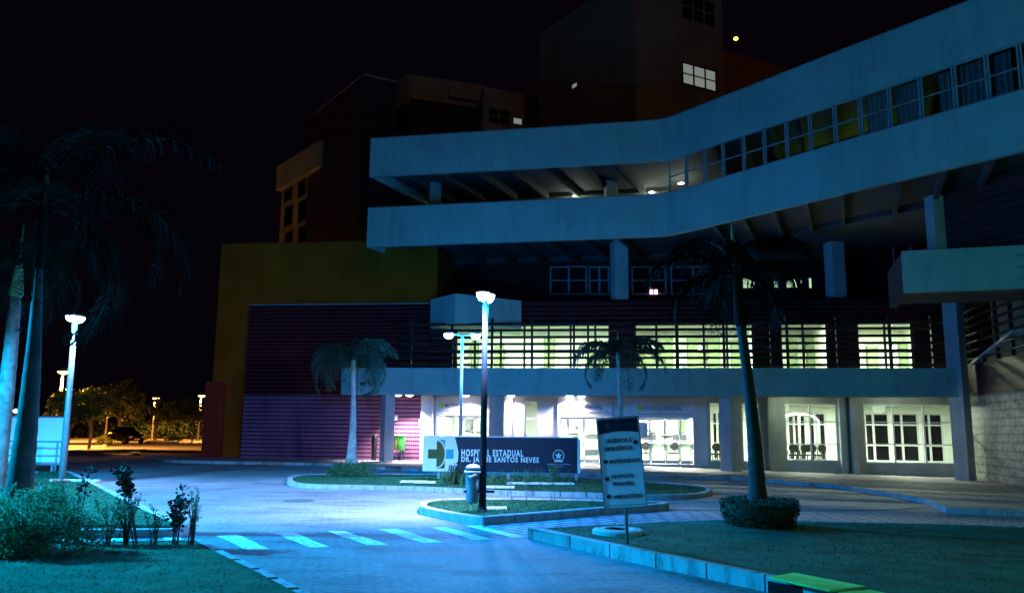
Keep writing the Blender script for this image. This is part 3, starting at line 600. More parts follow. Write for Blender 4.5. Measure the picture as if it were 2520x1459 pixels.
# ribbon glazing
gpx = [1646, 1690, 1735, 1780, 1831, 1882, 1937, 1995, 2056, 2118, 2190, 2267, 2350, 2431, 2512]
gs = [RB.hit(p, 440-(p-1646)*.31, -.12)[0] for p in gpx]; gs += [gs[-1]+(k+1)*.95 for k in range(6)]
for i in range(len(gs)-1):
    a_, b_ = gs[i]+.02, gs[i+1]-.02
    window(RB, a_, b_, 12.74, 14.40, -.1, (), (13.55,), fm='grey', t=.07)
    if i >= 9:
        x0_ = a_+(.5 if i in (11,) else .08); x1_ = b_-(.35 if i == 13 else .08)
        b = MB(); k = x0_
        while k < x1_-.05: b.pb(RB, k, min(k+.085, x1_), -.42, -.40-.02*(int(k*10) % 2), 12.8, 14.35); k += .1
        b.build('window_blind', 'blind', H)
# 4th-floor inner back wall and lit ceiling
inner = [p+V*12.8 for p in RPs]
mb = MB()
for i in range(len(inner)-1): a, b = inner[i], inner[i+1]; mb.quad((a.x, a.y, 10.9), (b.x, b.y, 10.9), (b.x, b.y, 14.9), (a.x, a.y, 14.9))
mb.build('upper_back_wall', 'tower', H)
for px, py in ((1062, 500), (1521, 480)):
    q = PZ(px, py, 13.4); column(q.x*.985, 43.3 if px < 1300 else 42.6, .62, 11.2, 14.8, rot=10)
for px, py in ((1417, 483.5), (1604, 475), (1676, 453)):
    q = PZ(px, py, 14.55); MB().lathe((q.x, q.y, 14.57), [(.16, 0), (.16, .02)], 14).build('downlight', 'bulbw', H)
    light('downlight_light', 'POINT', (q.x, q.y, 14.05), (.85, 1, .78), 70, H, shadow_soft_size=.1)
for px in (1840, 1960, 2040):
    q = RB.at(RB.hit(px, 380)[0], -5.5, 13.3); light('corridor_light', 'POINT', q, (.5, 1, .10), 26, H, shadow_soft_size=.3)
# downlights under canopy
for px, py, e in ((984, 973, 60), (1021.6, 976.5, 60), (1150, 976.4, 60), (1257.5, 975, 60), (1401.6, 975, 60), (1422, 980, 50), (1550.5, 978, 50), (1564, 982, 50), (1708, 981, 40), (1713, 983, 40)):
    q = PZ(px, py, 3.27)
    if q.y > 40.5: q.y = 40.5
    MB().lathe((q.x, q.y, 3.2), [(.10, 0), (.17, .03), (.18, .1)], 14).build('downlight', 'bulbw', H)
    light('canopy_downlight', 'SPOT', (q.x, q.y, 3.15), (1, .93, 1.0), e*(12 if px > 1100 else 28), H, spot_size=rad(146 if px > 1100 else 104), spot_blend=.5, shadow_soft_size=.12)
# wall things near col1
for px, py in ((976, 1030), (1119, 1040)):
    pass
MB().pb(CF, wx(971), wx(978), WO, WO+.1, wz(975, 1034), wz(975, 1021)).build('wall_box', 'white', H)
MB().pb(CF, wx(1031), wx(1037), WO, WO+.1, wz(1034, 1046), wz(1034, 1031)).build('wall_box', 'white', H)
# right wing
WR = Pl((20.4, 37.2), (18.75, 29.5)); WR.n = Vector((WR.d.y, -WR.d.x))
if WR.n.x > 0: WR.n = -WR.n
def wr(px, py): return WR.hit(px, py)
zs_ = 3.3
MB().pb(WR, 0, 11, -.3, 0, -.4, zs_).build('side_stone_wall', 'stone', H)
MB().pb(WR, 0, 11, -.3, .1, zs_+.004, 4.6).build('side_cladding', 'maroony', H)
MB().pb(WR, 0, 11, -1.6, -1.3, 4.6, 10.6).build('side_upper_wall', 'tower', H)
for k in range(9): z_ = 4.9+k*.36; MB().pb(WR, .2, 11, -.1, 0, z_-.04, z_+.04).build('louvre_blade', 'slatm', H)
for k in range(6): MB().pb(WR, .6+k*1.6, .7+k*1.6, -.25, -.11, 4.62, 8).build('louvre_post', 'slatm', H)
mb = MB(); a_ = [WR.at(.2, .02, 4.62), WR.at(6, .02, 5.6), WR.at(6, -1.25, 5.6), WR.at(.2, -1.25, 4.62)]; mb.hexa([v-Vector((0, 0, .12)) for v in a_], a_); mb.build('sloped_ramp', 'dirtywall', H)
tf = [PZ(2226, 720, 6.7).to_2d(), PZ(2530, 709, 6.7).to_2d()]; tf.append(tf[1]+(tf[1]-tf[0])*1.5); TF = Pl(tf[0], tf[2]); tl = (tf[2]-tf[0]).length
MB().pb(TF, 0, tl, -.25, 0, 6.7, 8.25).build('side_canopy_fascia', 'fascia', H, bevel=.015)
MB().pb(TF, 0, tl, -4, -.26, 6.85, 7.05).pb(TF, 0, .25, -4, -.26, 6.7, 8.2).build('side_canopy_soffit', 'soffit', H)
SW = Pl((16.9, 31.9), (18.2, 28.0)); SW.n = Vector((SW.d.y, -SW.d.x))
if SW.n.y > 0: SW.n = -SW.n
MB().pb(SW, 0, 7, -.3, 0, 7.1, 11.0).build('side_slatted_wall', 'maroony', H)
for k in range(14): z_ = 8.3+k*.2; MB().pb(SW, .4, 7, .0, .05, z_, z_+.07).build('wall_slat', 'maroony', H)
q = PZ(2331, 500, 10.6); MB().box((16.75, 31.75, 9.0), (.5, .5, 3.9), .2).build('column', 'column', H); MB().box((17.5, 32.6, 8.4), (.6, .6, 2.6), .2).build('column', 'column', H)
# ================================================================== TOWERS BEHIND
def tower_thing(name, lab, pts, i0, y0, back, m, cat='building'):
    z = PY(*pts[i0], y0).z; P0 = PZ(*pts[i0], z); t = thing(name, lab, cat, (P0.x, P0.y, 0))
    o, z, P = block(pts, i0, y0, back, 0, m, t); return t, z, P
def face_window(t, A, B, px0, px1, py0, py1, mull=2, pane='dark', fm='darkframe', trans=1, off=.05, fr=.12):
    pl = Pl(A, B); a0, zt_ = pl.hit(px0, py0); b0, _ = pl.hit(px1, py0); zb_ = pl.hit(px0, py1)[1]
    a0, b0 = min(a0, b0), max(a0, b0)
    window(pl, a0, b0, zb_, zt_, off, [a0+(b0-a0)*(k+1)/(mull+1) for k in range(mull)], [zb_+(zt_-zb_)*(k+1)/(trans+1) for k in range(trans)], fm=fm, pane=pane, t=fr, parent=t)
t1, z1, P = tower_thing('tower_block', 'tallest dark beige tower block with a lit three pane window', ((1330, 95), (1560, -66), (1776, 5)), 1, 56, None, 'tower')
MB().prism([tuple(p) for p in (P[0], P[1], P[2], P[0]+P[2]-P[1])], z1, z1+.4).build('roof_edge', 'tower', t1)
face_window(t1, P[1], P[2], 1677, 1761, 152, 207, 2, 'litgrey', 'darkframe'); face_window(t1, P[1], P[2], 1675, 1757, -20, 45, 2, 'dark', 'towerl')
face_window(t1, P[0], P[1], 1408, 1421, 210, 221, 0, 'litgrey', 'darkframe', 0, fr=.02)
plA = Pl(P[0], P[1]); a0, zz = plA.hit(1286, 207)
MB().pb(plA, a0, 2, -6, -.3, 0, zz).build('lower_wing', 'tower', t1)
face_window(t1, P[0], P[1], 1295, 1330, 248, 278, 1, 'dark', 'tower', 0)
# sloped upper cap seen at top left of the tower
t2, z2, P = tower_thing('service_block', 'low dark beige block with small dark window left of the tallest tower', ((1190, 214), (1290, 233)), 0, 60, (-2, 12), 'tower')
face_window(t2, P[0], P[1], 1200, 1257, 263, 303, 1, 'dark', 'towerl', 1)
face_window(t2, P[0], P[1], 1263, 1284, 290, 305, 0, 'litgrey', 'tower', 0, fr=.02)
t3, z3, P = tower_thing('rear_wing', 'dark wing with beige parapet strip behind the curved bands', ((975, 206), (1009, 185), (1192, 214)), 1, 68, None, 'towerp')
pp = Pl(P[0], P[1]); L1 = (P[1]-P[0]).length; MB().pb(pp, 0, L1, .02, .2, z3-2.6, z3).build('parapet_strip', 'tower', t3)
pp = Pl(P[1], P[2]); L1 = (P[2]-P[1]).length; MB().pb(pp, 0, L1, .02, .2, z3-2.2, z3).build('parapet_strip', 'tower', t3); MB().pb(pp, L1*.5, L1, .21, .5, z3-1.6, z3-.9).build('ledge', 'tower', t3)
t4, z4, P = tower_thing('tiled_tower', 'dark purple tiled tower at the left behind the yellow block', ((766, 287), (895, 185), (977, 204)), 1, 54, None, 'towerp')
MB().prism([tuple(p) for p in (P[0], P[1], P[2], P[0]+P[2]-P[1])], z4, z4+.12).build('roof_edge', 'tower', t4)
t5, z5, P = tower_thing('annex_building', 'olive lit annex with framed dark windows above the yellow roof', ((697, 414), (800, 350)), 0, 66, (0, 12), 'towerl')
for c_ in ((702, 722), (736, 755)):
    for r_ in ((446, 500), (512, 560), (575, 620)): face_window(t5, P[0], P[1], c_[0], c_[1], r_[0]-(c_[0]-700)*.4, r_[1]-(c_[0]-700)*.3, 0, 'dark', 'darkframe', 0, fr=.1)
pp = Pl(P[0], P[1]); MB().pb(pp, -.1, (P[1]-P[0]).length, .02, .5, z5-2.0, z5+.02).build('parapet_strip', 'towerl', t5)
t6, z6, P = tower_thing('red_annex', 'dim reddish annex right of the tallest tower', ((1780, 124), (1950, 172)), 0, 66, (0, 14), 'towerred')
# hill with far lamp
mb = MB(); n = 24; hx, hy = 75, 190
prof = [(120, -2), (95, 18), (70, 42), (45, 62), (22, 76), (2, 82)]
mb.lathe((hx, hy, 0), prof, 28); mb.build('hill', 'hill', kind='structure', smooth=True)
q = PY(1811, 96, 128)
t = thing('hill_lamp', 'small yellow lamp on the dark hillside right of the tower', 'lamp', (q.x, q.y, q.z-5)); MB().tube([(q.x, q.y, q.z-12), (q.x, q.y, q.z-.3)], .08, 6).build('pole', 'post', t); MB().lathe(q, [(.05, -.35), (.35, -.1), (.35, .1), (.05, .35)], 10).build('lamp_bowl', 'bulby', t)

# ================================================================== STREET LAMPS
def lamp(name, lab, base, h, rot, arm, hs, pm='post', zg=0, lean=(0, 0), top=None, r=.055, cone=True, group='double headed lamp posts', bm='bulb'):
    t = thing(name, lab, 'street lamp', (base[0], base[1], zg), group)
    B = Vector((base[0], base[1], zg)); T = B+Vector((lean[0], lean[1], h))
    MB().tube([B, T], [r*1.15, r*.8], 12).build('pole', pm, t, smooth=True)
    if cone: MB().lathe(B, [(.11, 0), (.11, .02), (.085, .05), (.06, .17), (.05, .19)], 12).build('base_cone', pm, t)
    d = Vector((math.cos(rot), math.sin(rot), 0)); heads = []
    MB().tube([T-d*arm, T-Vector((0, 0, .03)), T+d*arm], .028, 8).build('arm', pm, t)
    for s_ in (-1, 1):
        c = T+d*arm*s_; hd = MB().lathe(c, [(hs*.55, -.01), (hs, 0), (hs*.95, .03), (hs*.6, .075), (.03, .09)], 18, 1, 1).build('lamp_head', pm, t, smooth=True)
        MB().lathe(c, [(.02, -.17), (hs*.55, -.15), (hs*.92, -.085), (hs*1.02, -.01)], 18).build('bowl', bm, hd, smooth=True); heads.append(c-Vector((0, 0, .28)))
    return t, heads
BL = (0, .28, 1.0); BW = (.40, .54, 1.0)
b1 = G(1187, 1259, .12)
L1_, h1 = lamp('street_lamp', 'black double headed lamp post on the small island with a bin beside it', b1, PY(1180, 722, b1.y).z-.12, 1.20, .13, .125, zg=.12, r=.06, group='double headed lamp posts')
b2 = Vector((-1.68, 28.0))
L2_, h2 = lamp('street_lamp', 'double headed lamp post standing behind the hospital name sign', b2, PY(1137, 822, b2.y).z-.1, 0.05, .46, .17, pm='postw', zg=.1, group='double headed lamp posts', cone=False)
b3 = G(152, 1180, .1)
L3_, h3 = lamp('street_lamp', 'pale lamp post at the left lawn corner near the pale panel', b3, PY(202, 779, b3.y).z-.1, 1.3, .12, .18, pm='metal', zg=.1, lean=(-.05, 0), r=.085, cone=False)
KB = 1.0
AIM = {id(h1): (-3.4, 18.6, 0), id(h2): (-2.6, 23.5, 0), id(h3): (-9.6, 23.4, 0)}
for hs_, e1, e2 in ((h1, 620, 560), (h2, 420, 420), (h3, 420, 300)):
    for c in hs_:
        light('lamp_glow', 'POINT', c, BL, e1*2.25, {id(h1): L1_, id(h2): L2_, id(h3): L3_}[id(hs_)], shadow_soft_size=.08)
        light('lamp_flood', 'SPOT', c, (.58, .60, 1.0) if hs_ is h1 else BW, e2*4.4, {id(h1): L1_, id(h2): L2_, id(h3): L3_}[id(hs_)], spot_size=rad({id(h1): 128, id(h2): 106, id(h3): 112}[id(hs_)]), spot_blend=1, shadow_soft_size=.08, rot=(Vector(AIM[id(hs_)])-c).to_track_quat('-Z', 'Y').to_euler())
# further site lamps outside the picture
light('site_lamp_left', 'SPOT', (-13.4, 13.0, 5.2), (0, .42, 1.0), 28000, shadow_soft_size=.12, spot_size=rad(165), spot_blend=.25)
light('site_lamp_right', 'POINT', (7.6, 6.4, 3.2), (.10, 1.0, .10), 95, shadow_soft_size=.3)
light('site_lamp_behind', 'SPOT', (-7.5, 1.5, 5.2), (0, .31, .95), 680, shadow_soft_size=.3, spot_size=rad(166), spot_blend=.2)
light('site_lamp_wing', 'POINT', (20, 13, 7), (.22, 1.0, .45), 700, shadow_soft_size=.3)
light('side_canopy_fill', 'POINT', (13.0, 38.0, 2.9), (.8, 1, .7), 38, shadow_soft_size=.3)  # these two are added fill for the right-hand wall, without fixtures
light('side_canopy_fill', 'POINT', (17.5, 37.3, 2.9), (.8, 1, .7), 38, shadow_soft_size=.3)
light('side_wall_lamp', 'SPOT', (16.0, 32.8, 2.6), (.85, 1, .85), 105, shadow_soft_size=.2, spot_size=rad(105), spot_blend=1, rot=(rad(72), 0, rad(-82)))
# orange parking lamps
for i, (px, py, d_, lab) in enumerate(((155, 914, 62, 'tall orange parking lamp nearest, above the bright left tree'), (168, 957, 92, 'orange parking lamp partly behind the pale lamp post'), (268, 971, 104, 'orange parking lamp above the parked car'), (382, 979, 112, 'orange parking lamp behind the small lit tree'), (495, 973, 104, 'orange parking lamp at the corner of the yellow wall'))):
    q = PY(px, py, d_); t = thing('parking_lamp', lab, 'street lamp', (q.x, q.y, 0), 'orange parking lamps')
    MB().tube([(q.x, q.y, 0), (q.x, q.y, q.z)], [.11, .08], 8).build('pole', 'postw', t, smooth=True)
    hd = MB().lathe((q.x+.1, q.y, q.z), [(.45, 0), (.42, .08), (.2, .25), (.03, .3)], 14, 1.2, 1).build('lamp_head', 'metal', t, smooth=True)
    MB().lathe((q.x+.1, q.y, q.z), [(.03, -.22), (.25, -.16), (.40, -.02)], 14, 1.2, 1).build('bowl', 'bulbo', hd, smooth=True)
    light('parking_glow', 'SPOT', (q.x+.1, q.y-.1, q.z-.5), (1, .36, .06), (30000, 16000, 14000, 18000, 16000)[i], t, shadow_soft_size=.3, spot_size=rad(160), spot_blend=.3)
q = PY(38, 1011, 120); t = thing('white_lamp', 'small white lamp far away between the left palm trunks', 'lamp', (q.x, q.y, 0)); MB().tube([(q.x, q.y, 0), (q.x, q.y, q.z)], .07, 6).build('pole', 'post', t); MB().lathe(q, [(.05, -.3), (.35, 0), (.05, .3)], 10).build('lamp_bowl', 'bulb', t)

# ================================================================== HOSPITAL SIGN
sl, sr = G(1060, 1186, .1), G(1420, 1192, .1); SP = Pl((sl.x, 26.45), (sr.x, 26.15))
a0, zt0 = SP.hit(1042, 1074); _, zb0 = SP.hit(1041, 1160); b0, _ = SP.hit(1421, 1100); zb0 += .02; Hh = zt0-zb0
c = SP.at((a0+b0)/2, -.1, .1)
sg = thing('hospital_sign', 'wide dark blue hospital name board with white end and cross emblem', 'sign', c)
MB().pb(SP, a0, b0, -.24, 0, zb0, zt0).build('board', 'navy', sg, bevel=.006)
MB().pb(SP, a0-.01, b0+.02, -.25, .02, zt0+.002, zt0+.035).pb(SP, b0+.002, b0+.09, -.25, .02, zb0, zt0).build('board_edge', 'signw', sg)
MB().pb(SP, b0+.093, b0+.1, -.18, -.02, zb0+.35, zb0+.75).build('edge_inset', 'navy', sg)
SX = lambda px, py=1110: SP.hit(px, py)[0]
SZ = lambda px, py: SP.hit(px, py)[1]
cv = [(SX(1118.5), zt0), (SX(1124), zt0-.22*Hh), (SX(1128.2), zt0-.45*Hh), (SX(1127.5), zt0-.65*Hh), (SX(1124.5), zt0-.85*Hh), (SX(1121), zb0)]
poly = [(a0, zb0), (a0, zt0)]+cv
def face(mb, pts, o_, th=.004):
    p = [SP.at(u, o_, z) for u, z in pts]; q = [SP.at(u, o_+th, z) for u, z in pts]; return mb.hexa(p, q)
face(MB(), poly, .001).build('white_end', 'signw', sg)
hx0, hx1, hy0, hy1 = SX(1053.5), SX(1116.4), SZ(1080, 1128), SZ(1080, 1105); vx0, vx1, vy0, vy1 = SX(1074.8), SX(1095.6), SZ(1085, 1152), SZ(1085, 1081.5)
e = MB(); face(e, ((hx0, hy0), (vx0, hy0), (vx0, hy1), (hx0, hy1)), .006); face(e, ((vx0, vy0), (vx1, vy0), (vx1, (vy0+vy1)/2), (vx0, (vy0+vy1)/2)), .0065); e.build('cross_left', 'olive', sg)
e = MB(); face(e, ((vx1, hy0), (hx1, hy0), (hx1, hy1), (vx1, hy1)), .006); face(e, ((vx0, (vy0+vy1)/2), (vx1, (vy0+vy1)/2), (vx1, vy1), (vx0, vy1)), .0065); e.build('cross_right', 'bluep', sg)
def arc(rx, ry): cxx = vx0; cz = (vy0+vy1)/2; return [(cxx+rx*math.cos(q), cz+ry*math.sin(q)) for q in [-math.pi/2+math.pi*k/24 for k in range(25)]]
face(MB(), [(vx0, (vy0+vy1)/2-.56*(vy1-vy0)*.88)]+arc((vx1-vx0)*1.12, (vy1-vy0)*.49)+[(vx0, (vy0+vy1)/2+.49*(vy1-vy0))], .011).build('arc_outline', 'signw', sg)
face(MB(), arc((vx1-vx0)*.98, (vy1-vy0)*.455), .016).build('half_disc', 'olive', sg)
put_text(SP, 'HOSPITAL ESTADUAL', SX(1135.6), SX(1288), SZ(1210, 1114.2), .215, .004, 'letters', sg, .034)
put_text(SP, 'DR. JAYME SANTOS NEVES', SX(1135.6), SX(1326), SZ(1230, 1132.2), .215, .004, 'letters', sg, .034)
put_text(SP, 'GOVERNO DO ESTADO DO ESPÍRITO SANTO', SX(1347), SX(1403), SZ(1375, 1141.5), .035, .004, 'dirpanel', sg, .005)
put_text(SP, 'Secretaria da Saúde', SX(1363), SX(1385), SZ(1375, 1146.5), .035, .004, 'dirpanel', sg, .005)
# crest: wreath ring, star, ribbon
cx_, cz_ = SX(1374.5), SZ(1374, 1121); e = MB()
for k in range(22):
    q = 2*math.pi*k/22; u, z = cx_+.165*math.cos(q), cz_+.175*math.sin(q); d_ = q+1.2
    face(e, ((u-.035*math.cos(d_), z-.035*math.sin(d_)), (u+.014*math.sin(d_), z-.014*math.cos(d_)), (u+.04*math.cos(d_), z+.04*math.sin(d_)), (u-.014*math.sin(d_), z+.014*math.cos(d_))), .004+.0003*k)
face(e, [(cx_+(.12 if k % 2 == 0 else .055)*math.sin(math.pi*k/5), cz_+(.12 if k % 2 == 0 else .055)*math.cos(math.pi*k/5)) for k in range(10)][::-1], .004)
face(e, ((cx_-.13, cz_-.20), (cx_, cz_-.165), (cx_+.13, cz_-.20), (cx_+.12, cz_-.14), (cx_, cz_-.11), (cx_-.12, cz_-.14)), .0115)
e.build('crest', 'bluep' if 0 else 'signw', sg)
for px in (1078, 1250, 1418):
    s_ = SX(px, 1170); MB().pb(SP, s_-.04, s_+.04, -.18, -.08, .08, zb0).build('post', 'metal', sg)

# ================================================================== DIRECTION SIGN
bp = G(1545, 1335, .15); ds = thing('direction_sign', 'tilted blue direction board with arrows on a thin post', 'sign', (bp.x, bp.y, gz(bp.x)+.14))
mc = PY(1529, 1137, bp.y-.03); wd, ht = .551, 1.178; tl_ = rad(4.9)
MW = Matrix.Translation(mc) @ Matrix.Rotation(rad(-13), 4, 'Z') @ Matrix.Rotation(-tl_, 4, 'Y')
def bd(mb, u0, u1, w0, w1, y0, y1):
    b = [MW@Vector(p) for p in ((u0, y0, w0), (u1, y0, w0), (u1, y1, w0), (u0, y1, w0))]; t_ = [MW@Vector(p) for p in ((u0, y0, w1), (u1, y0, w1), (u1, y1, w1), (u0, y1, w1))]; return mb.hexa(b, t_)
bd(MB(), -wd/2, wd/2, -ht/2, ht/2, 0, .03).build('board', 'dirpanel', ds, bevel=.005)
e = MB(); t_ = .012
bd(e, -wd/2-.004, wd/2+.004, ht/2, ht/2+t_, -.008, .035); bd(e, -wd/2-.004, wd/2+.004, -ht/2-t_, -ht/2, -.008, .035); bd(e, -wd/2-t_, -wd/2, -ht/2, ht/2, -.008, .035); bd(e, wd/2, wd/2+t_, -ht/2, ht/2, -.008, .035)
e.build('frame', 'bin', ds)
bd(MB(), -wd/2+.01, wd/2-.01, -ht/2+.03, -ht/2+.034, -.003, .001).build('bottom_line', 'dirgrey', ds)
def bface(pts, y, m, nm):
    p = [MW@Vector((u, y, w_)) for u, w_ in pts]; q = [MW@Vector((u, y-.003, w_)) for u, w_ in pts]; return MB().hexa(q, p).build(nm, m, ds)
hb = ht/2-.165*ht
bface([(-wd/2+.01, ht/2-.012), (-wd/2+.01, hb-.012)]+[(-wd/2+.01+(wd-.02)*k/10, hb-.012+.03*math.sin(math.pi*k/10)) for k in range(1, 10)]+[(wd/2-.01, hb-.012), (wd/2-.01, ht/2-.012)], -.001, 'dirnavy', 'header')
def btext(s, u0, u1, f, h, m='dirtxt', nm='lettering'):
    me = text_fit(s, (u1-u0)*wd, h, .003, .03); c_ = Vector((((u0+u1)/2-.5)*wd, -.002, ht/2-f*ht))
    return MB().mesh(me, MW @ Matrix.Translation(c_) @ Matrix.Rotation(rad(90), 4, 'X')).build(nm, m, ds)
btext('URGÊNCIA E', .17, .80, .248, .070); btext('EMERGÊNCIA', .13, .80, .335, .070); btext('MATERNIDADE', .22, .955, .485, .052); btext('RECEPÇÃO', .23, .76, .652, .066); btext('PRINCIPAL', .24, .755, .735, .052); btext('AMBULATÓRIO', .235, .93, .872, .064)
btext('HOSPITAL ESTADUAL', .36, .86, .075, .024, 'dirgrey'); btext('DR. JAYME SANTOS NEVES', .36, .88, .105, .024, 'dirgrey')
uc, wc = (-.5+.25)*wd, ht/2-.088*ht
for pts in (((uc-.045, wc-.015), (uc+.045, wc-.015), (uc+.045, wc+.015), (uc-.045, wc+.015)), ((uc-.015, wc-.05), (uc+.015, wc-.05), (uc+.015, wc+.05), (uc-.015, wc+.05))): bface(pts, -.004-.001*(pts[0][1] < wc-.03), 'dirgrey', 'emblem')
def arrow(u, f, s_):
    c_ = (u-.5)*wd; w_ = ht/2-f*ht; d = .034
    pts = [(c_+s_*d, w_), (c_, w_+.042), (c_, w_+.021), (c_-s_*d*.9, w_+.021), (c_-s_*d*.9, w_-.021), (c_, w_-.021), (c_, w_-.042)]
    bface(pts if s_ < 0 else pts[::-1], -.002, 'dirtxt', 'arrow')
arrow(.895, .287, 1); arrow(.12, .482, -1); arrow(.12, .675, -1); arrow(.12, .872, -1)
MB().tube([(bp.x, bp.y+.03, gz(bp.x)+.1), (mc.x+.035, bp.y+.03, mc.z)], .024, 12).build('post', 'metal', ds, smooth=True)

# ================================================================== BINS
q = Vector((b1.x-.19, b1.y-.02)); z0 = PY(1167, 1236, b1.y).z; zt_ = PY(1167, 1160, b1.y).z
t = thing('litter_bin', 'grey cylindrical litter bin with pale domed lid strapped to the island lamp post', 'litter bin', (q.x, q.y, z0))
MB().lathe((q.x, q.y, z0), [(.09, 0), (.115, .02), (.118, .1), (.135, zt_-z0), (.12, zt_-z0)], 20).build('body', 'bin', t, smooth=True)
MB().lathe((q.x, q.y, zt_), [(.155, -.02), (.16, .0), (.15, .02)], 20).build('rim', 'lid', t)
N_ = 12; mb = MB()
for i in range(N_+1):
    a_ = math.pi*.5*i/N_
    for k in range(13): b_ = math.pi*(k/12)*1.35-.55; r_ = .145*math.cos(a_*.96); mb.v.append((q.x+r_*math.cos(b_), q.y-r_*math.sin(b_+math.pi) if 0 else q.y+r_*math.sin(b_), zt_+.02+.125*math.sin(a_)))
for i in range(N_):
    for k in range(12): n0 = i*13+k; mb.f.append((n0, n0+1, n0+14, n0+13))
mb2 = MB().lathe((q.x, q.y, zt_+.02), [(.13, 0), (.13, .05), (.02, .06)], 18); mb2.build('opening', 'black', t)
MB().lathe((q.x+.01, q.y, zt_+.045), [(.145, 0), (.138, .04), (.11, .07), (.06, .09), (.01, .095)], 18, 1.0, 1).build('lid', 'lid', t, smooth=True)
MB().tube([(q.x-.1, q.y-.1, zt_-.06), (q.x-.02, q.y-.15, zt_-.09), (q.x+.06, q.y-.14, zt_-.05), (q.x+.11, q.y-.1, zt_-.06)], [.012, .03, .022, .01], 6).build('bag_edge', 'bag', t)
zz = PY(1167, 1208, b1.y).z; MB().box((b1.x-.06, b1.y-.075, zz), (.56, .02, .045)).build('strap', 'black', t)
def wall_bin(px0, px1, py0, py1, m, lab, off=WO+.5):
    a_, b_ = sx(px0, 1100, off), sx(px1, 1100, off); z0_, z1_ = sz(px0, py1, off), sz(px0, py0, off); c_ = CF.at((a_+b_)/2, off, z0_); r_ = (b_-a_)/2
    t = thing('recycling_bin', lab, 'litter bin', (c_.x, c_.y, .12), 'bins by the tiled wall')
    MB().lathe(c_, [(r_*.8, 0), (r_*.86, .03), (r_, (z1_-z0_)*.85), (r_, (z1_-z0_)*.9)], 16).build('body', m, t, smooth=True)
    MB().lathe(c_+Vector((0, 0, (z1_-z0_)*.9)), [(r_*1.05, 0), (r_*1.02, .05), (r_*.7, .1), (.03, .12)], 16).build('lid', m, t, smooth=True)
    MB().box(c_+Vector((0, -r_*.92, (z1_-z0_)*.86)), (r_*1.0, .06, .06)).build('slot', 'black', t)
    MB().tube([(c_.x, c_.y+.1, .11), (c_.x, c_.y+.1, c_.z+.1)], .03, 8).build('stand', 'grey', t)
    return t
wall_bin(977.5, 998, 1069, 1108, 'green', 'bright green bin by the lit tiled wall right of the first column')
wall_bin(969, 981, 1070, 1106, 'olived', 'olive brown bin half hidden between the column and the green bin')
wall_bin(914, 928, 1066, 1140, 'black', 'dark bin in the shade left of the first column', WO+.9)
# ================================================================== FURNITURE INSIDE
def office_chair(px, py_top, off, lab, s_=1.0, rot=0.):
    a_ = sx(px, 1090, off); c_ = CF.at(a_, off, .12); t = thing('office_chair', lab, 'chair', c_, 'dark chairs in the reception'); C0 = c_
    def P(u, v, z): co, si = math.cos(rot), math.sin(rot); return Vector((C0.x+u*co-v*si, C0.y+u*si+v*co, C0.z+z))
    MB().tube([P(0, -.24, .58), P(0, -.25, .72), P(0, -.245, .86), P(0, -.22, .98)], [.10, .22, .23, .13], 14, sx=1).v
    bk = MB(); n = 16
    pts = [(.23*math.cos(2*math.pi*k/n), .2*math.sin(2*math.pi*k/n)+.80) for k in range(n)]
    bk.hexa([P(u, -.27, z) for u, z in pts], [P(u*.95, -.21, z) for u, z in pts]); bk.build('backrest', 'chair', t)
    MB().box(P(0, 0, .47), (.46, .44, .07), rot).build('seat', 'chair', t, bevel=.02)
    for u in (-.27, .27): MB().tube([P(u, -.12, .45), P(u, -.14, .68), P(u, .14, .68), P(u, .12, .48)], .018, 6).build('armrest', 'black', t)
    for u, v in ((-.2, -.18), (.2, -.18), (-.2, .18), (.2, .18)): MB().tube([P(u, v, 0), P(u*.95, v, .44)], .016, 6).build('leg', 'black', t)
    MB().tube([P(-.2, -.18, .18), P(.2, -.18, .18)], .012, 6).build('stretcher', 'black', t)
    MB().tube([P(0, -.21, .47), P(0, -.25, .7)], .025, 6).build('back_post', 'black', t)
    return t
office_chair(1585, 0, WO-1.5, 'dark chair behind the left glass leaf of the right entrance', rot=.2)
office_chair(1657, 0, WO-1.4, 'dark chair centred behind the right entrance glass')
office_chair(1714, 0, WO-1.3, 'dark chair at the right jamb of the right entrance', rot=-.5)
for i, (px, lab) in enumerate(((1756, 'dark chair at left in the narrow window left of the third column'), (1775, 'dark chair at right in the narrow window left of the third column'), (1871, 'dark chair just right of the big palm trunk'), (1952, 'leftmost dark chair behind the two pane window'), (1972, 'middle dark chair behind the two pane window'), (1996, 'dark chair behind the mullion of the two pane window'), (2014, 'rightmost dark chair behind the two pane window'))):
    office_chair(px, 0, WO-1.0, lab, rot=.3*(-1)**i)
a_, b_ = sx(1568, 1100, WO-3), sx(1705, 1100, WO-3); t = thing('reception_counter', 'pale green reception counter behind the right entrance', 'counter', CF.at((a_+b_)/2, WO-3, .12))
MB().pb(CF, a_, b_, WO-3.5, WO-3, .12, 1.0).build('front', 'counter', t); MB().pb(CF, a_-.05, b_+.05, WO-3.6, WO-2.95, 1.004, 1.05).build('top', 'white', t)
for px, lab in ((1590, 'dark monitor at the left end of the reception counter'), (1606, 'second dark monitor from the left on the counter'), (1664, 'dark monitor behind the centre chair on the counter'), (1682, 'dark monitor at the right end of the reception counter')):
    c_ = CF.at(sx(px, 1080, WO-3.3), WO-3.3, 1.05); t = thing('monitor', lab, 'monitor', c_, 'monitors on the reception counter')
    MB().box(c_+Vector((0, 0, .3)), (.36, .04, .3)).build('screen', 'black', t, bevel=.01); MB().box(c_+Vector((0, 0, .08)), (.05, .05, .16)).build('stand', 'black', t); MB().box(c_+Vector((0, 0, .01)), (.2, .15, .02)).build('foot', 'black', t)
